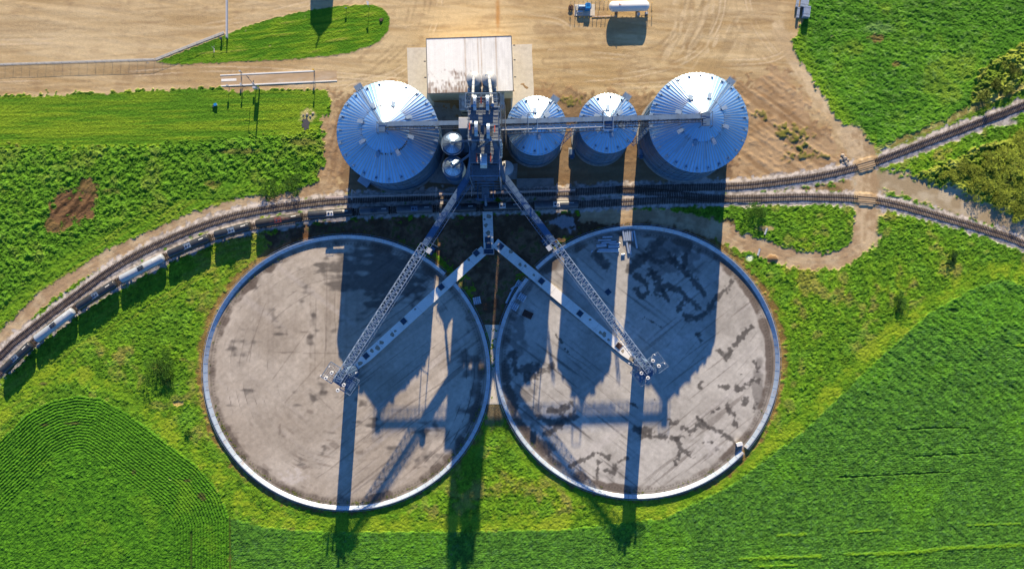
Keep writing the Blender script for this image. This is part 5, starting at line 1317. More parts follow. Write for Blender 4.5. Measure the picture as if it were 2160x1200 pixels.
def fill_tower(px, py, ang, vents, lab, lamps):
    b = G(px, py); root = thing('fill_tower', lab, 'tower', (b.x, b.y, 0))
    m = MB(); m.lathe([(2.35, .1), (2.35, 22.90), (.05, 23.00)], n=28)
    for k in range(1, 14): m.lathe([(2.36, k * 1.55 - .08), (2.44, k * 1.55), (2.36, k * 1.55 + .08)], n=28)
    for k in range(14):
        t = 2 * math.pi * k / 14; m.bar((2.42 * math.cos(t), 2.42 * math.sin(t), .2), (2.42 * math.cos(t), 2.42 * math.sin(t), 22.80), .14)
    m.build('column', M['blue_steel'], root)
    def rot(x, y, z): return Vector((x * math.cos(ang) - y * math.sin(ang), x * math.sin(ang) + y * math.cos(ang), z))
    m = MB(); m.box((0, 0, 23.60), (4.6, 4.0, .9), ang); m.box(rot(-.3, 0, 25.00), (2.0, 2.4, 2.0), ang); m.build('head_box', M['blue_steel'], root)
    for sgn, nm in ((1, 'deck'), (-1, 'deck')):
        m = MB(); x0, x1, y0, y1 = (-3.0, 3.0, 1.6, 5.8) if sgn > 0 else (-3.0, 3.0, -5.8, -1.6)
        for x in np.arange(x0, x1 + .01, .75): m.bar(rot(x, y0, 24.00), rot(x, y1, 24.00), .07, .12)
        for y in np.arange(y0, y1 + .01, .7): m.bar(rot(x0, y, 24.00), rot(x1, y, 24.00), .07, .12)
        c = [(x0, y0), (x1, y0), (x1, y1), (x0, y1)]
        for (p, q), (p2, q2) in zip(c, c[1:] + c[:1]):
            m.bar(rot(p, q, 24.00), rot(p2, q2, 24.00), .16)
            for h in (.6, 1.15): m.bar(rot(p, q, 24.00 + h), rot(p2, q2, 24.00 + h), .07)
            for t in (0, .33, .66): m.bar(rot(p + (p2 - p) * t, q + (q2 - q) * t, 24.00), rot(p + (p2 - p) * t, q + (q2 - q) * t, 25.15), .07)
        for x in (x0 + .3, x1 - .3): m.bar(rot(x, y0, 23.90), rot(x * .4, sgn * 1.6, 20.90), .14)
        m.build(nm, M['steel'], root)
    m = MB(); m.box(rot(0, -3.6, 24.15), (3.4, 3.2, .5), ang); m.build('hopper', M['blue_steel'], root)
    for vx, vy in vents:
        p = P(vx, vy, 26.40); p = Vector((p.x - b.x, p.y - b.y, 0)); m = MB()
        m.lathe([(.36, 23.80), (.36, 26.00), (.62, 26.15), (.62, 26.45), (.34, 26.50), (.30, 25.60), (.02, 25.60)], (p.x, p.y, 0), 20); m.build('vent', M['white_paint'], root, smooth=True, angle=R_(30))
    for vx, vy in lamps:
        p = P(vx, vy, 27.00); p = Vector((p.x - b.x, p.y - b.y, 0)); m = MB(); m.bar((p.x, p.y, 23.00), (p.x, p.y, 26.80), .09); m.box((p.x, p.y, 26.90), (.5, .35, .22), ang); q = p.normalized() * 2.2
        m.bar((q.x, q.y, 22.80), (p.x, p.y, 23.10), .10); m.build('lamp', M['white_paint'], root)
    m = MB()
    for dx in (-.3, .3): m.bar(rot(2.6, dx, .3), rot(2.6, dx, 23.90), .07)
    for k in range(44): m.bar(rot(2.6, -.3, .5 + .5 * k), rot(2.6, .3, .5 + .5 * k), .05)
    m.build('ladder', M['steel'], root)
fill_tower(744, 784, R_(57 - 90 + 0 + 90), [(699.4, 786), (687, 797.2), (725, 811.5), (712.3, 823)], 'fill tower with four white vents standing at the centre of the left pad', [(694.5, 773), (676, 792), (750.5, 786)])
fill_tower(1349, 766, R_(-53), [(1377.7, 760.7), (1390, 771.7), (1353.3, 786.7), (1366.7, 796.7)], 'fill tower with four white vents standing at the centre of the right pad', [(1402, 766), (1381, 748), (1327, 766)])

# ------------------------------------------------------------------ pad walls
def pad_wall(p, lab, gaps, group):
    c = G(p[0], p[1]); rx, ry = p[2] / PPM, p[3] / PPM; sy = ry / rx; R = rx
    root = thing('pad_wall', lab, 'retaining wall', (c.x, c.y, 0)); n = 240
    def arcs(prof, name, m_, parent, sm=True):
        m = MB(); gs = sorted(gaps); st = gs[0][1]; spans = []
        for i in range(len(gs)):
            a0 = gs[i][1]; a1 = gs[(i + 1) % len(gs)][0] + (360 if i == len(gs) - 1 else 0); spans.append((a0, a1))
        for a0, a1 in spans: m.lathe(prof, n=max(int((a1 - a0) / 1.5), 1), a0=R_(a0), a1=R_(a1), sy=sy)
        return m.build(name, m_, parent, smooth=sm, angle=R_(30))
    w = arcs([(R - 1.36, .13), (R - .28, 1.32), (R - .28, 1.40)], 'inner_panel', M['ring_sheet'], root)
    arcs([(R - .28, 1.40), (R + .02, 1.42), (R + .02, 1.30)], 'rim', M['galv'], root)
    arcs([(R + .02, 1.30), (R + .02, 0)], 'outer_wall', M['wall_sheet'], root)
    def ok(t): return not any(g0 <= t <= g1 or g0 <= t + 360 <= g1 or g0 <= t - 360 <= g1 for g0, g1 in gaps)
    m = MB()
    for i in range(96):
        t = 360 * i / 96
        if not ok(t): continue
        ct, st = math.cos(R_(t)), math.sin(R_(t)) * sy
        m.bar(((R - 1.34) * ct, (R - 1.34) * st, .18), ((R - .26) * ct, (R - .26) * st, 1.40), .10, .05)
    m.build('panel_joint', M['steel'], w)
    m = MB()
    for i in range(96):
        t = 360 * (i + .5) / 96
        if not ok(t): continue
        ct, st = math.cos(R_(t)), math.sin(R_(t)) * sy
        m.bar(((R + .12) * ct, (R + .12) * st, 0), ((R + .12) * ct, (R + .12) * st, 1.2), .14); m.bar(((R + .12) * ct, (R + .12) * st, 1.0), ((R + .75) * ct, (R + .75) * st, .02), .10)
    m.build('buttress', M['steel'], root)
    # thin cable rail outside the rim
    arcs([(R + .50, 1.05), (R + .58, 1.05), (R + .58, 1.12), (R + .50, 1.12), (R + .50, 1.05)], 'winch_rail', M['steel_lt'], root)
    return root
M['ring_sheet'] = mat('ring_sheet', (.44, .53, .63), .5, .3, var=.14, scale=.35, dirt=(.40, .25, .16), dirt_amt=.8, dirt_scale=.5)
def angof(p, px, py): return math.degrees(math.atan2((p[1] - py) / p[3], (px - p[0]) / p[2])) % 360
gl = [angof(PADL, 940, 577), angof(PADL, 960, 598)]; gr = [angof(PADR, 1133, 567), angof(PADR, 1112, 588)]
pad_wall(PADL, 'low metal ring wall round the left storage pad', [(min(gl), max(gl))], None)
gd = [angof(PADR, 1561, 948), angof(PADR, 1569, 941)]
pad_wall(PADR, 'low metal ring wall round the right storage pad, with a small opening at lower right', sorted([(min(gr), max(gr)), (min(gd), max(gd))]), None)
c = G(1558, 935); root = thing('access_box', 'small white box at the opening in the right pad wall', 'metal box', (c.x, c.y, .13), R_(15))
m = MB(); m.box((0, 0, .8), (2.0, 1.1, 1.3)); m.build('body', M['white_paint'], root); m = MB(); m.box((0, 0, 1.5), (2.2, 1.3, .08)); m.build('lid', M['white_paint'], root); m = MB(); m.box((.6, -.9, .5), (.7, .6, .9)); m.build('step', M['steel_lt'], root)

# ------------------------------------------------------------------ reclaim tunnels
def tunnel(pa, pb, w0, w1, lab, hatches, stains, z=.75, tip=None):
    a, b = G(*pa), G(*pb); d = (b - a).normalized(); s = Vector((-d.y, d.x, 0)); root = thing('concrete_tunnel', lab, 'concrete tunnel', tuple((a + b) / 2))
    poly = [a + s * w0 / 2, a - s * w0 / 2, b - s * w1 / 2, b + s * w1 / 2] if tip is None else [a + s * w0 / 2, a - s * w0 / 2, b - s * w0 / 2, G(*tip) - s * .6, G(*tip) + s * .6, b + s * w0 / 2]
    m = MB(); m.prism([(p.x, p.y) for p in poly], .02, z); m.build('lid', M['tunnel'], root, world=True)
    n = 9
    for i in range(1, n):
        m = MB(); q = a.lerp(b, i / n); m.box((q.x, q.y, z), (.06, w0 - .1, .03), math.atan2(d.y, d.x)); m.build('slab_joint', M['conc_old'], root, world=True)
    for hx, hy in hatches:
        q = G(hx, hy); f = root; m = MB(); m.box((q.x, q.y, z + .09), (2.3, 2.3, .16), math.atan2(d.y, d.x)); h = m.build('hatch_frame', M['concrete'], root, world=True)
        m = MB(); m.box((q.x, q.y, z + .20), (1.95, 1.95, .08), math.atan2(d.y, d.x)); m.build('hatch', M['rusty'] if hx == 1305 else M['hatch'], h, world=True)
    m = MB()
    for sx, sy, r in stains:
        m = MB(); q = G(sx, sy); k = 14; ph = random.uniform(0, 6)
        m.prism([(q.x + r * (1 + .25 * math.sin(3 * t + ph) + .12 * math.sin(5 * t)) * math.cos(t), q.y + r * (1 + .25 * math.sin(2 * t + ph)) * math.sin(t)) for t in np.linspace(0, 2 * math.pi, k, endpoint=False)], z + .004, z + .02); m.build('spilled_grain', M['pit'], root, world=True)
    return root
M['tunnel'] = mat('tunnel_concrete', (.84, .82, .77), .85, var=.07, scale=.7, fine=(4, .1), dirt=(.52, .47, .40), dirt_amt=.4, dirt_scale=.3)
M['pit'] = mat('spill_grain', (.34, .29, .22), .9, var=.25, scale=1.2)
tunnel((1022, 527), (775, 752), 3.5, 3.5, 'pale concrete tunnel lid running down-left across the left pad', [(1005, 534), (931, 605), (852, 677), (773, 750)], [(828, 705, .75), (834, 698, .5), (797, 733, .9), (805, 722, .8), (785, 739, .7), (760, 766, .85), (748, 775, .6), (989, 548, .5), (876, 652, .4)], .75, (732, 791))
tunnel((1044, 512), (1318, 741), 3.5, 3.5, 'pale concrete tunnel lid running down-right across the right pad, rusty at its far end', [(1056, 520), (1142, 593), (1223, 661), (1305, 729)], [(1077, 531, .8), (1097, 558, .6), (1108, 561, .5), (1126, 580, .45), (1274, 705, .85), (1266, 701, .6), (1244, 674, .5), (1283, 716, .5), (1313, 740, .6), (1332, 756, 1.0), (1338, 760, .7)], .75, (1352, 772))
tunnel((1028.5, 447), (1031, 528), 3.6, 3.6, 'upright pale concrete tunnel lid between the train and the fork of the two others', [(1029, 506), (1030.5, 519)], [(1031, 457, .9), (1022, 463, .4), (1025, 476, .7), (1030, 492, .8)], .95)
c = G(1031, 530); root = thing('concrete_pit', 'open concrete box with dark blue hatch at the fork of the tunnels', 'pit', (c.x, c.y, 0))
m = MB(); m.box((0, -.1, .55), (3.4, 1.6, 1.1)); m.build('hatch', M['hatch'], root)
m = MB()
for sx in (-1.85, 1.85): m.box((sx, 0, .65), (.22, 2.4, 1.3))
m.box((0, -1.1, .65), (3.48, .22, 1.3)); m.build('wall', M['rust_beam'], root)

# ------------------------------------------------------------------ loose pipes, bundles
gp = 'loose white pipes lying on the right pad'
def pipe(px, py, L, ang, r, label, group, z=.13, m_='galv', base=True):
    c = G(px, py); root = thing('metal_pipe', label, 'pipe', (c.x, c.y, z + r), R_(ang), group)
    k = 16; m = MB(); prof = []
    vs = []; fs = []
    for x, rr in ((-L / 2, r * .86), (-L / 2, r), (L / 2, r), (L / 2, r * .86), (-L / 2, r * .86)):
        for i in range(k):
            t = 2 * math.pi * i / k; vs.append((x, rr * math.cos(t), rr * math.sin(t)))
    for q in range(4):
        for i in range(k): fs.append((q * k + i, q * k + (i + 1) % k, (q + 1) * k + (i + 1) % k, (q + 1) * k + i))
    m.add(vs, fs); m.build('tube', M[m_], root)
    m = MB(); 
    for x in (-L / 2 + .12, L / 2 - .12): m.tube((x - .05, 0, 0), (x + .05, 0, 0), r + .04, k)
    m.build('end_collar', M['steel'], root)
    return root
hz = [(1281, 500, 3.7, 3), (1275, 506.5, 4.9, 1), (1284, 511, 5.6, 6), (1268, 516.5, 3.8, 7), (1268.5, 519.5, 3.8, 7), (1296, 514, 4.0, 2), (1294, 518.5, 4.0, 2), (1294, 521.5, 4.0, 2), (1284, 526.5, 7.6, 0), (1282, 530, 8.0, 0)]
hn = ['topmost short', 'second from top', 'third, slightly tilted', 'short left', 'lower short left', 'upper right', 'middle right', 'lower right', 'long upper', 'longest bottom']
for (x, y, L, a), nm in zip(hz, hn): pipe(x, y, L, a, .34, nm + ' pipe of the sideways heap inside the top of the right pad', gp)
vt = [(1315, 498, 3.8, -82), (1319.5, 499, 3.4, -84), (1323.5, 498, 3.6, -85), (1328, 498, 3.6, -87), (1333, 498, 3.6, -85), (1340, 505.5, 6.6, -80), (1323.5, 523, 4.2, -80), (1329, 527, 4.0, -84)]
vn_ = ['leftmost upright', 'second upright, sunlit', 'third upright, sunlit', 'fourth upright', 'fifth upright', 'longest slanting', 'lower left upright', 'lower right upright']
for (x, y, L, a), nm in zip(vt, vn_): pipe(x, y, L, a, .36, nm + ' pipe of the upright row inside the top of the right pad', gp)
pipe(1314, 537, 1.3, 10, .4, 'short stub of pipe lying alone below the sideways heap', gp); pipe(1248, 530, 1.2, 50, .3, 'tiny stub of pipe left of the sideways heap', gp)
def bundle(px, py, n, L, ang, label, z=.13, layers=2, r=.24, blue=False, grp='strapped bundles of pale pipes'):
    c = G(px, py); root = thing('pipe_bundle', label, 'pipe bundle', (c.x, c.y, z), R_(ang), grp)
    for j in range(layers):
        for i in range(n):
            m = MB(); y = (i - (n - 1) / 2) * r * 2.1; m.tube((-L / 2, y, .12 + r + j * 2.05 * r), (L / 2, y, .12 + r + j * 2.05 * r), r, 12); m.build('tube', M['galv'] if not blue else M['gate'], root)
    for x in (-L * .3, L * .3):
        m = MB(); m.box((x, 0, .06), (.16, n * r * 2.1, .12)); m.build('bearer', M['sleeper'], root)
        m = MB(); w = n * r * 1.05 + .03; h = .14 + layers * 2.05 * r
        m.bar((x + .2, -w, h), (x + .2, w, h), .06, .03); m.bar((x + .2, -w, .1), (x + .2, -w, h), .06, .03); m.bar((x + .2, w, .1), (x + .2, w, h), .06, .03); m.build('strap', M['steel_dk'], root)
    return root
bundle(1006, 634, 4, 2.6, -78, 'small pale pipe bundle on bare soil just outside the left pad', .05, 1, .34)
bundle(1101, 627, 4, 2.6, 58, 'upper of the two pale pipe bundles at the left edge inside the right pad', .13, 1, .34)
bundle(1085, 646, 4, 2.6, 60, 'lower of the two pale pipe bundles at the left edge inside the right pad', .13, 1, .34)
bundle(1094, 598, 3, 2.4, 58, 'pale pipe bundle on soil outside the left edge of the right pad', .05, 1, .3)
pipe(1084, 606, 2.8, 35, .42, 'blue-grey pipe lying outside the right pad wall, upper of three', 'pipes outside the right pad wall', .05); pipe(1073, 628, 4.4, 66, .42, 'blue-grey pipe lying outside the right pad wall, lower of three', 'pipes outside the right pad wall', .05); pipe(1079, 616, 3.4, 62, .36, 'blue-grey pipe lying outside the right pad wall, middle of three', 'pipes outside the right pad wall', .05)
bundle(1695, 8, 6, 3.6, 80, 'pale pipe bundle at the top edge of the dirt yard by the field', .05, 4, .22)
bundle(1681, 6, 2, 4.0, 80, 'narrow pipe bundle left of the top edge bundle by the field', .05, 3, .22)
bundle(1698, 29, 5, 3.9, 83, 'tall stacked pipe bundle below the top edge bundle by the field', .05, 6, .22)
bundle(1682, 29, 2, 3.8, 83, 'narrow pipe bundle left of the tall stack by the field', .05, 3, .22)
c = G(1113, 663); root = thing('steel_plate', 'dark rusty plate box lying at the left side of the right pad', 'steel plate', (c.x, c.y, .13), R_(-25)); m = MB(); m.box((0, 0, .28), (3.6, 2.4, .5)); m.build('body', M['rusty'], root)
m = MB()
for k in range(5): m.bar((-1.6 + .8 * k, -1.15, .56), (-1.6 + .8 * k, 1.15, .56), .12, .08)
m.build('rib', M['rusty'], root)
c = G(1282.5, 616); root = thing('floor_hatch', 'dark square hatch set in the floor of the right pad', 'hatch', (c.x, c.y, .13), R_(40)); m = MB(); m.box((0, 0, .06), (1.9, 1.9, .12)); m.build('lid', M['hatch'], root); m = MB(); m.bar((-.3, -.6, .16), (.3, -.6, .16), .08); m.build('handle', M['steel'], root)
# skid shelters beside the bridges outside the pad walls
for px, py, an, nm in ((911, 529, 55, 'left'), (1149, 511, -50, 'right')):
    c = G(px, py); root = thing('winch_skid', 'blue steel winch skid under the %s slanting conveyor outside the pad' % nm, 'winch', (c.x, c.y, .05), R_(an))
    m = MB(); m.box((0, 0, .25), (3.4, 2.0, .3)); m.build('base', M['steel_dk'], root); m = MB(); m.tube((-.8, -.7, .95), (-.8, .7, .95), .5, 14); m.build('drum', M['blue_steel'], root); m = MB(); m.box((.8, 0, .9), (1.1, 1.2, 1.0)); m.build('motor_box', M['blue_steel'], root)

# ------------------------------------------------------------------ yard: scale, fence, gate, tank, bollards
a, b = G(585, 174), G(0, 0); p0, p1 = G(512, 168.5), G(664, 161.5); an = math.atan2(p1.y - p0.y, p1.x - p0.x); L = (p1 - p0).length; c = (p0 + p1) / 2
root = thing('truck_scale', 'long truck weighbridge with white edge rails on the dirt road', 'weighbridge', (c.x, c.y, 0), an)
m = MB(); m.box((0, 0, .07), (L, 3.4, .12)); m.build('deck', M['scale_deck'] if 'scale_deck' in M else M.setdefault('scale_deck', mat('scale_deck', (.46, .33, .20), .9, var=.15, scale=.8, dirt=(.6, .52, .42), dirt_amt=.6, dirt_scale=.3, stretch=(.3, 1, 1))), root)
for s in (-1, 1):
    m = MB(); m.box((0, s * 1.95, .12), (L, .46, .22)); m.build('edge_rail', M['white_paint'], root)
for s in (-1, 1):
    m = MB(); x0 = s * L / 2; x1 = s * (L / 2 + 8.0); m.add([(x0, -1.75, .13), (x0, 1.75, .13), (x1, 1.75, .07), (x1, -1.75, .07), (x0, -1.75, 0), (x0, 1.75, 0), (x1, 1.75, 0), (x1, -1.75, 0)], [(0, 1, 2, 3), (4, 5, 6, 7), (0, 1, 5, 4), (1, 2, 6, 5), (2, 3, 7, 6), (3, 0, 4, 7)]); m.build('ramp', M['scale_deck'], root)
    m = MB()
    for y in (-1.95, 1.95):
        if s > 0 and y > 0: continue
        m.box((s * (L / 2 + 4.05), y, .10), (8.0, .38, .20))
    if s < 0: m.box((s * (L / 2 + 5), .1, .12), (5.5, .9, .04))
    m.build('ramp_kerb', M['tunnel'], root)
M['scale_light'] = M['steel']
for px, py, h, nm in ((510.5, 154, 2.6, 'upper left'), (512.5, 181, 2.6, 'lower left'), (664, 151, 2.6, 'upper right'), (665, 177, 2.8, 'lower right')):
    c = G(px, py); root = thing('signal_post', 'pale signal post at the %s corner of the weighbridge' % nm, 'signal post', (c.x, c.y, 0), 0, 'signal posts of the weighbridge'); m = MB(); m.bar((0, 0, 0), (0, 0, h), .16); m.build('pole', M['steel'], root)
    m = MB(); m.box((0, 0, h + .25), (.55, .45, .75)); m.build('lamp_box', M['yellow'] if 'upper right' in nm else M['gate'], root)
for px, y0, y1, nm in ((511.5, 155, 181, 'left'), (664.5, 152, 177, 'right')):
    a, b = G(px, y0), G(px + 1, y1); root = thing('height_bar', 'thin dark bar across the %s end of the weighbridge' % nm, 'bar', ((a.x + b.x) / 2, (a.y + b.y) / 2, 0)); m = MB()
    m.bar((a.x, a.y, 2.2), (b.x, b.y, 2.2), .12); m.bar((a.x + .35, a.y, 2.2), (b.x + .35, b.y, 2.2), .07); m.build('bar', M['steel_dk'], root, world=True)
c = G(484, 184); root = thing('sign_post', 'small pale sign post at the left end of the weighbridge', 'sign post', (c.x, c.y, 0)); m = MB(); m.bar((0, 0, 0), (0, 0, 3.0), .12); m.build('pole', M['steel'], root); m = MB(); m.box((0, 0, 2.7), (.7, .4, .9)); m.build('panel', M['gate'], root)
c = G(547, 188); root = thing('sampling_probe', 'tall grain probe with an arm reaching over the weighbridge', 'probe', (c.x, c.y, 0))
m = MB(); m.bar((0, 0, 0), (0, 0, 7.5), .30); m.bar((-1.1, .1, 0), (-1.1, .1, 4.2), .22); m.build('mast', M['steel'], root); m = MB(); m.bar((0, 0, 7.3), (-2.6, 3.1, 7.3), .18); m.tube((-2.6, 3.1, 7.5), (-2.6, 3.1, 4.0), .10, 8); m.build('arm', M['steel_dk'], root)
m = MB(); m.box((-.55, -.3, 3.2), (1.5, .7, 2.4)); m.box((-1.6, 1.4, 2.3), (.7, .7, .9)); m.build('cabinet', M['gate'], root)
c = G(543, 187); root = thing('light_pole', 'thin tall light pole beside the grain probe casting a long shadow', 'light pole', (c.x + .95, c.y - .3, 0)); m = MB(); m.tube((0, 0, 0), (0, 0, 8.6), .10, 8, .06); m.build('pole', M['steel'], root); m = MB(); m.bar((0, 0, 8.5), (.0, .9, 8.7), .07); m.box((0, 1.0, 8.7), (.3, .6, .12)); m.build('lamp', M['steel_dk'], root)
c = G(779, 16); root = thing('yard_lamp', 'short lamp post at the right tip of the grass island', 'lamp post', (c.x, c.y, 0)); m = MB(); m.bar((0, 0, 0), (0, 0, 3.4), .14); m.build('pole', M['steel'], root); m = MB(); m.box((0, .4, 3.5), (.6, 1.2, .3)); m.box((-.4, 1.0, 3.5), (.25, .5, .25)); m.build('lamp', M['gate'], root)
c = G(731, 20); root = thing('marker_post', 'dark post near the upper edge of the grass island', 'post', (c.x, c.y, 0)); m = MB(); m.bar((0, 0, 0), (0, 0, 1.7), .14); m.build('pole', M['steel_dk'], root); m = MB(); m.box((0, 0, 1.6), (.7, .15, .6)); m.build('panel', M['steel'], root)
c = G(804, 43); root = thing('stump', 'small dark stump on the right part of the grass island', 'stump', (c.x, c.y, 0), .4); m = MB(); m.lathe([(.75, 0), (.6, .35), (.55, .6), (.05, .62)], n=12); m.build('trunk', M['bark'], root); m = MB(); m.bar((0, 0, .3), (1.0, .3, .2), .25); m.build('root', M['bark'], root)
c = G(452, 102); root = thing('marker_post', 'pale stake with a twin top on the left part of the grass island', 'post', (c.x, c.y, 0)); m = MB(); m.bar((0, -.3, 0), (0, -.3, 1.3), .16); m.box((0, -.9, .15), (.35, 1.4, .25)); m.build('pole', M['concrete'], root); m = MB(); m.bar((0, -.3, 1.2), (-.5, .3, 1.6), .12); m.bar((0, -.3, 1.2), (.5, .3, 1.6), .12); m.build('arm', M['concrete'], root)
c = G(468, 84); root = thing('keypad_post', 'dark keypad post beside the end of the gate', 'post', (c.x, c.y, 0)); m = MB(); m.bar((0, 0, 0), (0, 0, 1.3), .5); m.build('pole', M['steel_dk'], root); m = MB(); m.box((0, .2, 1.45), (.8, .6, .5)); m.build('keypad', M['motor'], root)
c = G(456, 222); root = thing('utility_box', 'small pale blue utility box alone on the mown grass', 'utility box', (c.x, c.y, .1), .3); m = MB(); m.box((0, 0, .5), (.9, .7, 1.0)); m.build('body', M['gate'], root); m = MB(); m.box((0, 0, 1.04), (1.1, .9, .08)); m.build('lid', M['blue_paint'], root); m = MB(); m.box((-.9, -.2, .3), (.7, .8, .6)); m.build('base', M['motor'], root)
def post_line(pts, sp):
    out = []
    for a, b in zip(pts, pts[1:]):
        L = (b - a).length; n = max(int(round(L / sp)), 1); out += [(a.lerp(b, i / n), a.lerp(b, (i + 1) / n)) for i in range(n)]
    return out
def fence(pxs, h, lab, sp=3.1):
    pts = [G(*p) for p in pxs]; c = sum(pts, Vector((0, 0, 0))) / len(pts); root = thing('chain_link_fence', lab, 'fence', (c.x, c.y, 0)); ms = MB(); rl = MB()
    for a, b in post_line(pts, sp):
        m = MB(); m.tube(a, a + Vector((0, 0, h)), .05, 6); m.build('post', M['steel'], root, world=True)
        for z in (.1, h - .03): rl.bar(a + Vector((0, 0, z)), b + Vector((0, 0, z)), .045)
        n = 12
        for i in range(n):
            p, q = a.lerp(b, i / n), a.lerp(b, (i + 1) / n)
            for (u, v) in ((p, q), (q, p)):
                for k in range(3): ms.bar(u + Vector((0, 0, .1 + k * (h - .15) / 3)), v + Vector((0, 0, .1 + (k + 1) * (h - .15) / 3)), .012)
    m = MB(); m.tube(pts[-1], pts[-1] + Vector((0, 0, h)), .06, 6); m.build('post', M['steel'], root, world=True)
    rl.build('rail', M['steel'], root, world=True); ms.build('wire_mesh', M['steel'], root, world=True)
fence([(-40, 140.5), (150, 134), (326, 128.5)], 1.85, 'chain-link fence along the dirt road at the left edge'); fence([(326, 128.5), (398, 101), (473, 72)], 1.85, 'chain-link fence slanting along the grass island up to the gate')
def strip(pxs, w, lab, name='gravel_strip', z=.06):
    pts = [G(*p) for p in pxs]; m = MB()
    for a, b in zip(pts, pts[1:]):
        m.bar(a + Vector((0, .55, z / 2)), b + Vector((0, .55, z / 2)), w, z)
    tag(m.build(name, M['strip']), lab, 'paving', None, 'structure')
M['strip'] = mat('strip', (.50, .47, .41), .9, var=.2, scale=1.0, fine=(5, .25))
strip([(-40, 140.5), (326, 128.5)], .75, 'narrow grey strip under the chain-link fence at left'); strip([(328, 129), (398, 101), (473, 72)], .95, 'narrow grey strip under the fence by the grass island', z=.17)
a, b = G(480.5, -45), G(480.5, 82); root = thing('slide_gate', 'long pale metal gate leaf closing the yard at top left', 'gate', (a.x, (a.y + b.y) / 2, 0)); m = MB()
for z in (.2, 1.75): m.bar((a.x, a.y, z), (b.x, b.y, z), .42 if z > 1 else .3, .16)
m.build('frame', M['gate'], root, world=True); m = MB(); n = 40
for i in range(n + 1): q = a.lerp(b, i / n); m.bar((q.x, q.y, .2), (q.x, q.y, 1.7), .05)
m.build('picket', M['gate'], root, world=True); m = MB(); m.bar((b.x, b.y, 0), (b.x, b.y, 2.1), .3); m.build('post', M['steel'], root, world=True)

# propane tank, skid and bollards
zc = 3.25; p = P(1327, 13.6, zc); root = thing('propane_tank', 'white round-ended gas tank raised on two saddles at the top', 'gas tank', (p.x, p.y, 0), R_(1.5))
m = MB(); m.capsule((-5.75, 0, zc), (5.75, 0, zc), 1.86, 36, .85, 8); m.build('tank', M['white_paint'], root, smooth=True)
for x in (-4.2, 3.4):
    m = MB(); m.box((x, 0, 1.0), (.9, 2.6, 2.0)); m.build('saddle', M['conc_old'], root)
m = MB(); m.box((-3.6, .2, zc + 1.95), (.3, .5, .3)); m.tube((-3.2, 0, zc + 1.8), (-3.2, 0, zc + 2.3), .12, 8); m.tube((-4.0, -1.0, .3), (-4.0, -1.0, 2.0), .12, 8); m.tube((-4.3, -1.7, .3), (-4.0, -1.0, 1.4), .09, 8); m.build('valve', M['red_guard'], root)
m = MB(); m.box((3.6, -2.4, .9), (1.0, 1.0, 1.8)); m.box((6.6, -1.9, .5), (1.1, .8, .9)); m.build('meter_box', M['gate'], root)
m = MB(); m.tube((-13.2, -2.6, .25), (-4.2, -2.6, .25), .11, 8); m.build('pipe', M['rust_beam'], root)
m = MB()
for q in ((4.8, -2.8), (6.9, -2.8)): m.bar((q[0], q[1], 0), (q[0], q[1], 1.2), .09)
for h in (.5, 1.1): m.bar((4.8, -2.8, h), (6.9, -2.8, h), .07); m.bar((6.9, -2.8, h), (6.9, .5, h), .07)
m.build('guard_rail', M['steel_dk'], root)
c = G(1233, 22); root = thing('pump_skid', 'vaporiser skid with grey machinery on a concrete slab left of the gas tank', 'pump skid', (c.x, c.y, 0))
m = MB(); m.box((0, 0, .12), (7.4, 4.2, .24)); m.build('slab', M['concrete'], root)
m = MB(); m.box((-1.1, .8, .95), (2.6, 1.3, 1.3)); m.tube((-2.2, .8, 1.75), (.1, .8, 1.75), .35, 12); m.build('engine', M['steel_lt'], root)
m = MB(); m.box((-1.7, -.8, .7), (1.9, .6, .9)); m.build('cabinet', M['gate'], root)
m = MB()
for k in range(4): m.tube((-3.2, -.1 + .35 * k, .3), (-3.2, -.1 + .35 * k, 1.3), .16, 8)
for k in range(3): m.tube((-2.9, .3 + .5 * k, .9), (-1.5, .3 + .5 * k, .9), .10, 8)
m.build('valve', M['blue_steel'], root)
c = G(1239.5, 17); root = thing('blue_vaporizer', 'bright blue chamfered housing on the skid left of the gas tank', 'machine housing', (c.x, c.y, .24))
m = MB(); pr = [(-1.05, -1.3), (.75, -1.3), (1.05, -.9), (1.05, .9), (.75, 1.3), (-.7, 1.3), (-1.05, .9)]; m.prism(pr, 0, 1.5); k = len(pr)
m.add([(x, y, 1.5) for x, y in pr] + [(x * .8, y * .75 + .1, 2.1) for x, y in pr], [(i, (i + 1) % k, k + (i + 1) % k, k + i) for i in range(k)] + [tuple(range(k, 2 * k))]); m.build('housing', M['blue_paint'], root)
m = MB(); m.prism([(x * .55 + .05, y * .4 + .5) for x, y in pr], 2.1, 2.16); m.build('cover', M['blue_dk'] if 'blue_dk' in M else M.setdefault('blue_dk', mat('blue_dark', (.01, .12, .36), .4, var=.1)), root)
bp = [(x, 39) for x in (1213, 1222.5, 1232, 1241, 1250.5, 1259, 1268.5, 1277, 1287)] + [(x, 4) for x in (1204, 1212, 1221, 1230, 1239, 1248, 1256.5, 1265.5, 1274.5, 1283)] + [(1203, 14), (1203, 26), (1203.5, 38)] + [(x, 37.5) for x in (1312.5, 1321.5, 1330.5)] + [(1366, 38), (1375, 38), (1375.5, 24), (1375, 8), (1348, 27), (1353, 37), (1289, 34), (1262, 24)]
first = None
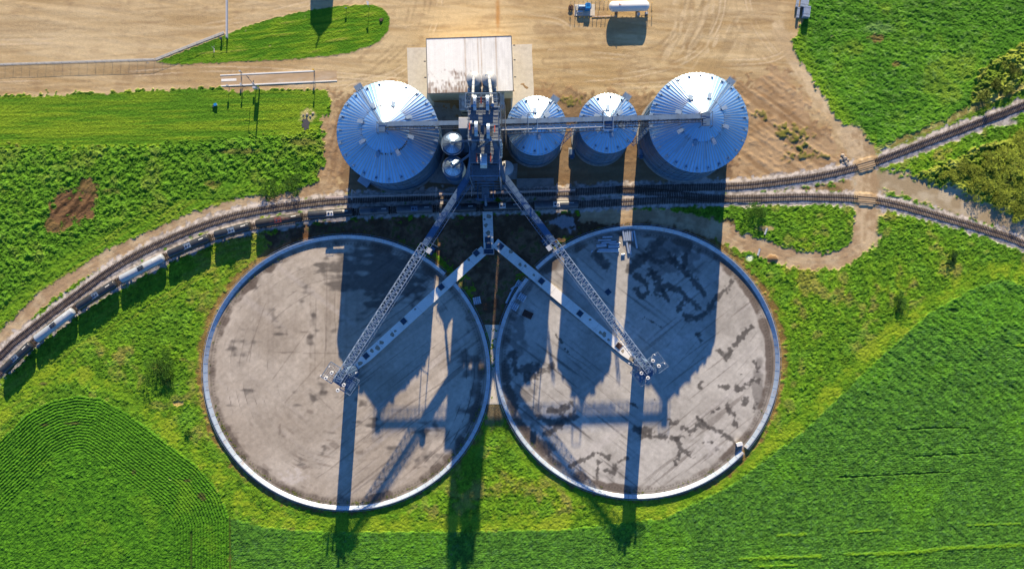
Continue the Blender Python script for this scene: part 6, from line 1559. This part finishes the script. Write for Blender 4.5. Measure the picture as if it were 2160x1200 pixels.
for i, (x, y) in enumerate(bp):
    c = G(x, y)
    if first is None:
        first = thing('bollard', 'yellow guard bollard round the gas tank and pump skid', 'bollard', (c.x, c.y, 0), 0, 'yellow bollards round the gas tank and skid')
        m = MB(); m.tube((0, 0, 0), (0, 0, .85), .08, 8); m.build('post', M['steel_dk'], first); m = MB(); m.tube((0, 0, .85), (0, 0, 1.25), .11, 8); m.build('cap', M['yellow'], first)
    else:
        o = copy_tree(first); o.location = (c.x, c.y, 0)
c = G(1204, 17); root = thing('cable_drum', 'rusty brown heap of scrap left of the pump skid', 'scrap heap', (c.x, c.y, 0)); m = MB(); m.lathe([(.9, 0), (.9, .3), (.4, .5), (.9, .8), (.05, .85)], n=14); m.build('drum', M['rusty'], root)
# tall bin just above the frame that throws its pointed shadow on the grass island
bz = G(697, -256); root = thing('far_bin', 'tall peaked bin standing beyond the top edge whose shadow lies on the grass island', 'grain bin', (bz.x, bz.y, 0)); m = MB(); m.box((0, 0, 9.5), (7.8, 7.6, 19)); m.build('wall', M['wall_sheet'], root)
m = MB(); m.add([(-3.9, -3.8, 19), (3.9, -3.8, 19), (3.9, 3.8, 19), (-3.9, 3.8, 19), (-.5, -.4, 22.2), (.5, -.4, 22.2), (.5, .4, 22.2), (-.5, .4, 22.2)], [(0, 1, 5, 4), (1, 2, 6, 5), (2, 3, 7, 6), (3, 0, 4, 7), (4, 5, 6, 7)]); m.build('roof', M['galv'], root); m = MB(); m.tube((.2, 0, 22.0), (-1.0, 0, 23.9), .26, 8); m.build('pipe', M['steel'], root)

# culverts, puddle, rocks
for px, py, an, nm in ((1615, 488, 70, 'inside the grass loop above the dirt track'), (1600, 532, 75, 'below the dirt track by the soil mound')):
    c = G(px, py); root = thing('culvert_pipe', 'short grey culvert pipe end ' + nm, 'culvert', (c.x, c.y, .35), R_(an)); m = MB(); m.tube((-1.3, 0, 0), (1.3, 0, 0), .38, 14, cap=False); m.tube((-1.3, 0, 0), (1.3, 0, 0), .32, 14, cap=False); m.build('tube', M['gate'], root); m = MB(); m.tube((1.2, 0, 0), (1.3, 0, 0), .42, 14); m.build('end_collar', M['steel'], root)
m = MB(); q = G(645, 262); m.prism([(q.x + r * math.cos(t), q.y + 1.6 * r * math.sin(t)) for t, r in [(2 * math.pi * i / 22, 1.35 + .4 * math.sin(3 * i) * .6 + .25 * math.sin(i * 1.7)) for i in range(22)]], .14, .22); tag(m.build('puddle', M['water']), 'small dark puddle in the grass left of the dirt bend', 'water', None, 'structure')
for i, (px, py, r) in enumerate([(1777, 328, .7), (1781, 334, .9), (1774, 337, .6), (1783, 342, .7), (1788, 338, .5), (1786, 347, .6), (1779, 345, .4), (648, 242, .6), (655, 246, .5), (660, 240, .5), (640, 243, .4)]):
    c = G(px, py); m = MB(); gg = np.random.default_rng(i); k = 8
    prof = [(r * .9, 0), (r * 1.0, r * .35), (r * .6, r * .8), (.02, r * .9)]; m.lathe(prof, n=k); m.v = [(v[0] * (1 + .3 * gg.uniform(-1, 1)), v[1] * (1 + .3 * gg.uniform(-1, 1)), v[2] * (1 + .15 * gg.uniform(-1, 1))) for v in m.v]
    o = m.build('rock', M['rock']); o.location = (c.x, c.y, .04); tag(o, ('pale boulder in the rock heap beside the upper track crossing' if i < 7 else 'pale rock at the rim of the small puddle'), 'rock', 'rocks beside the upper track crossing' if i < 7 else 'rocks round the puddle')
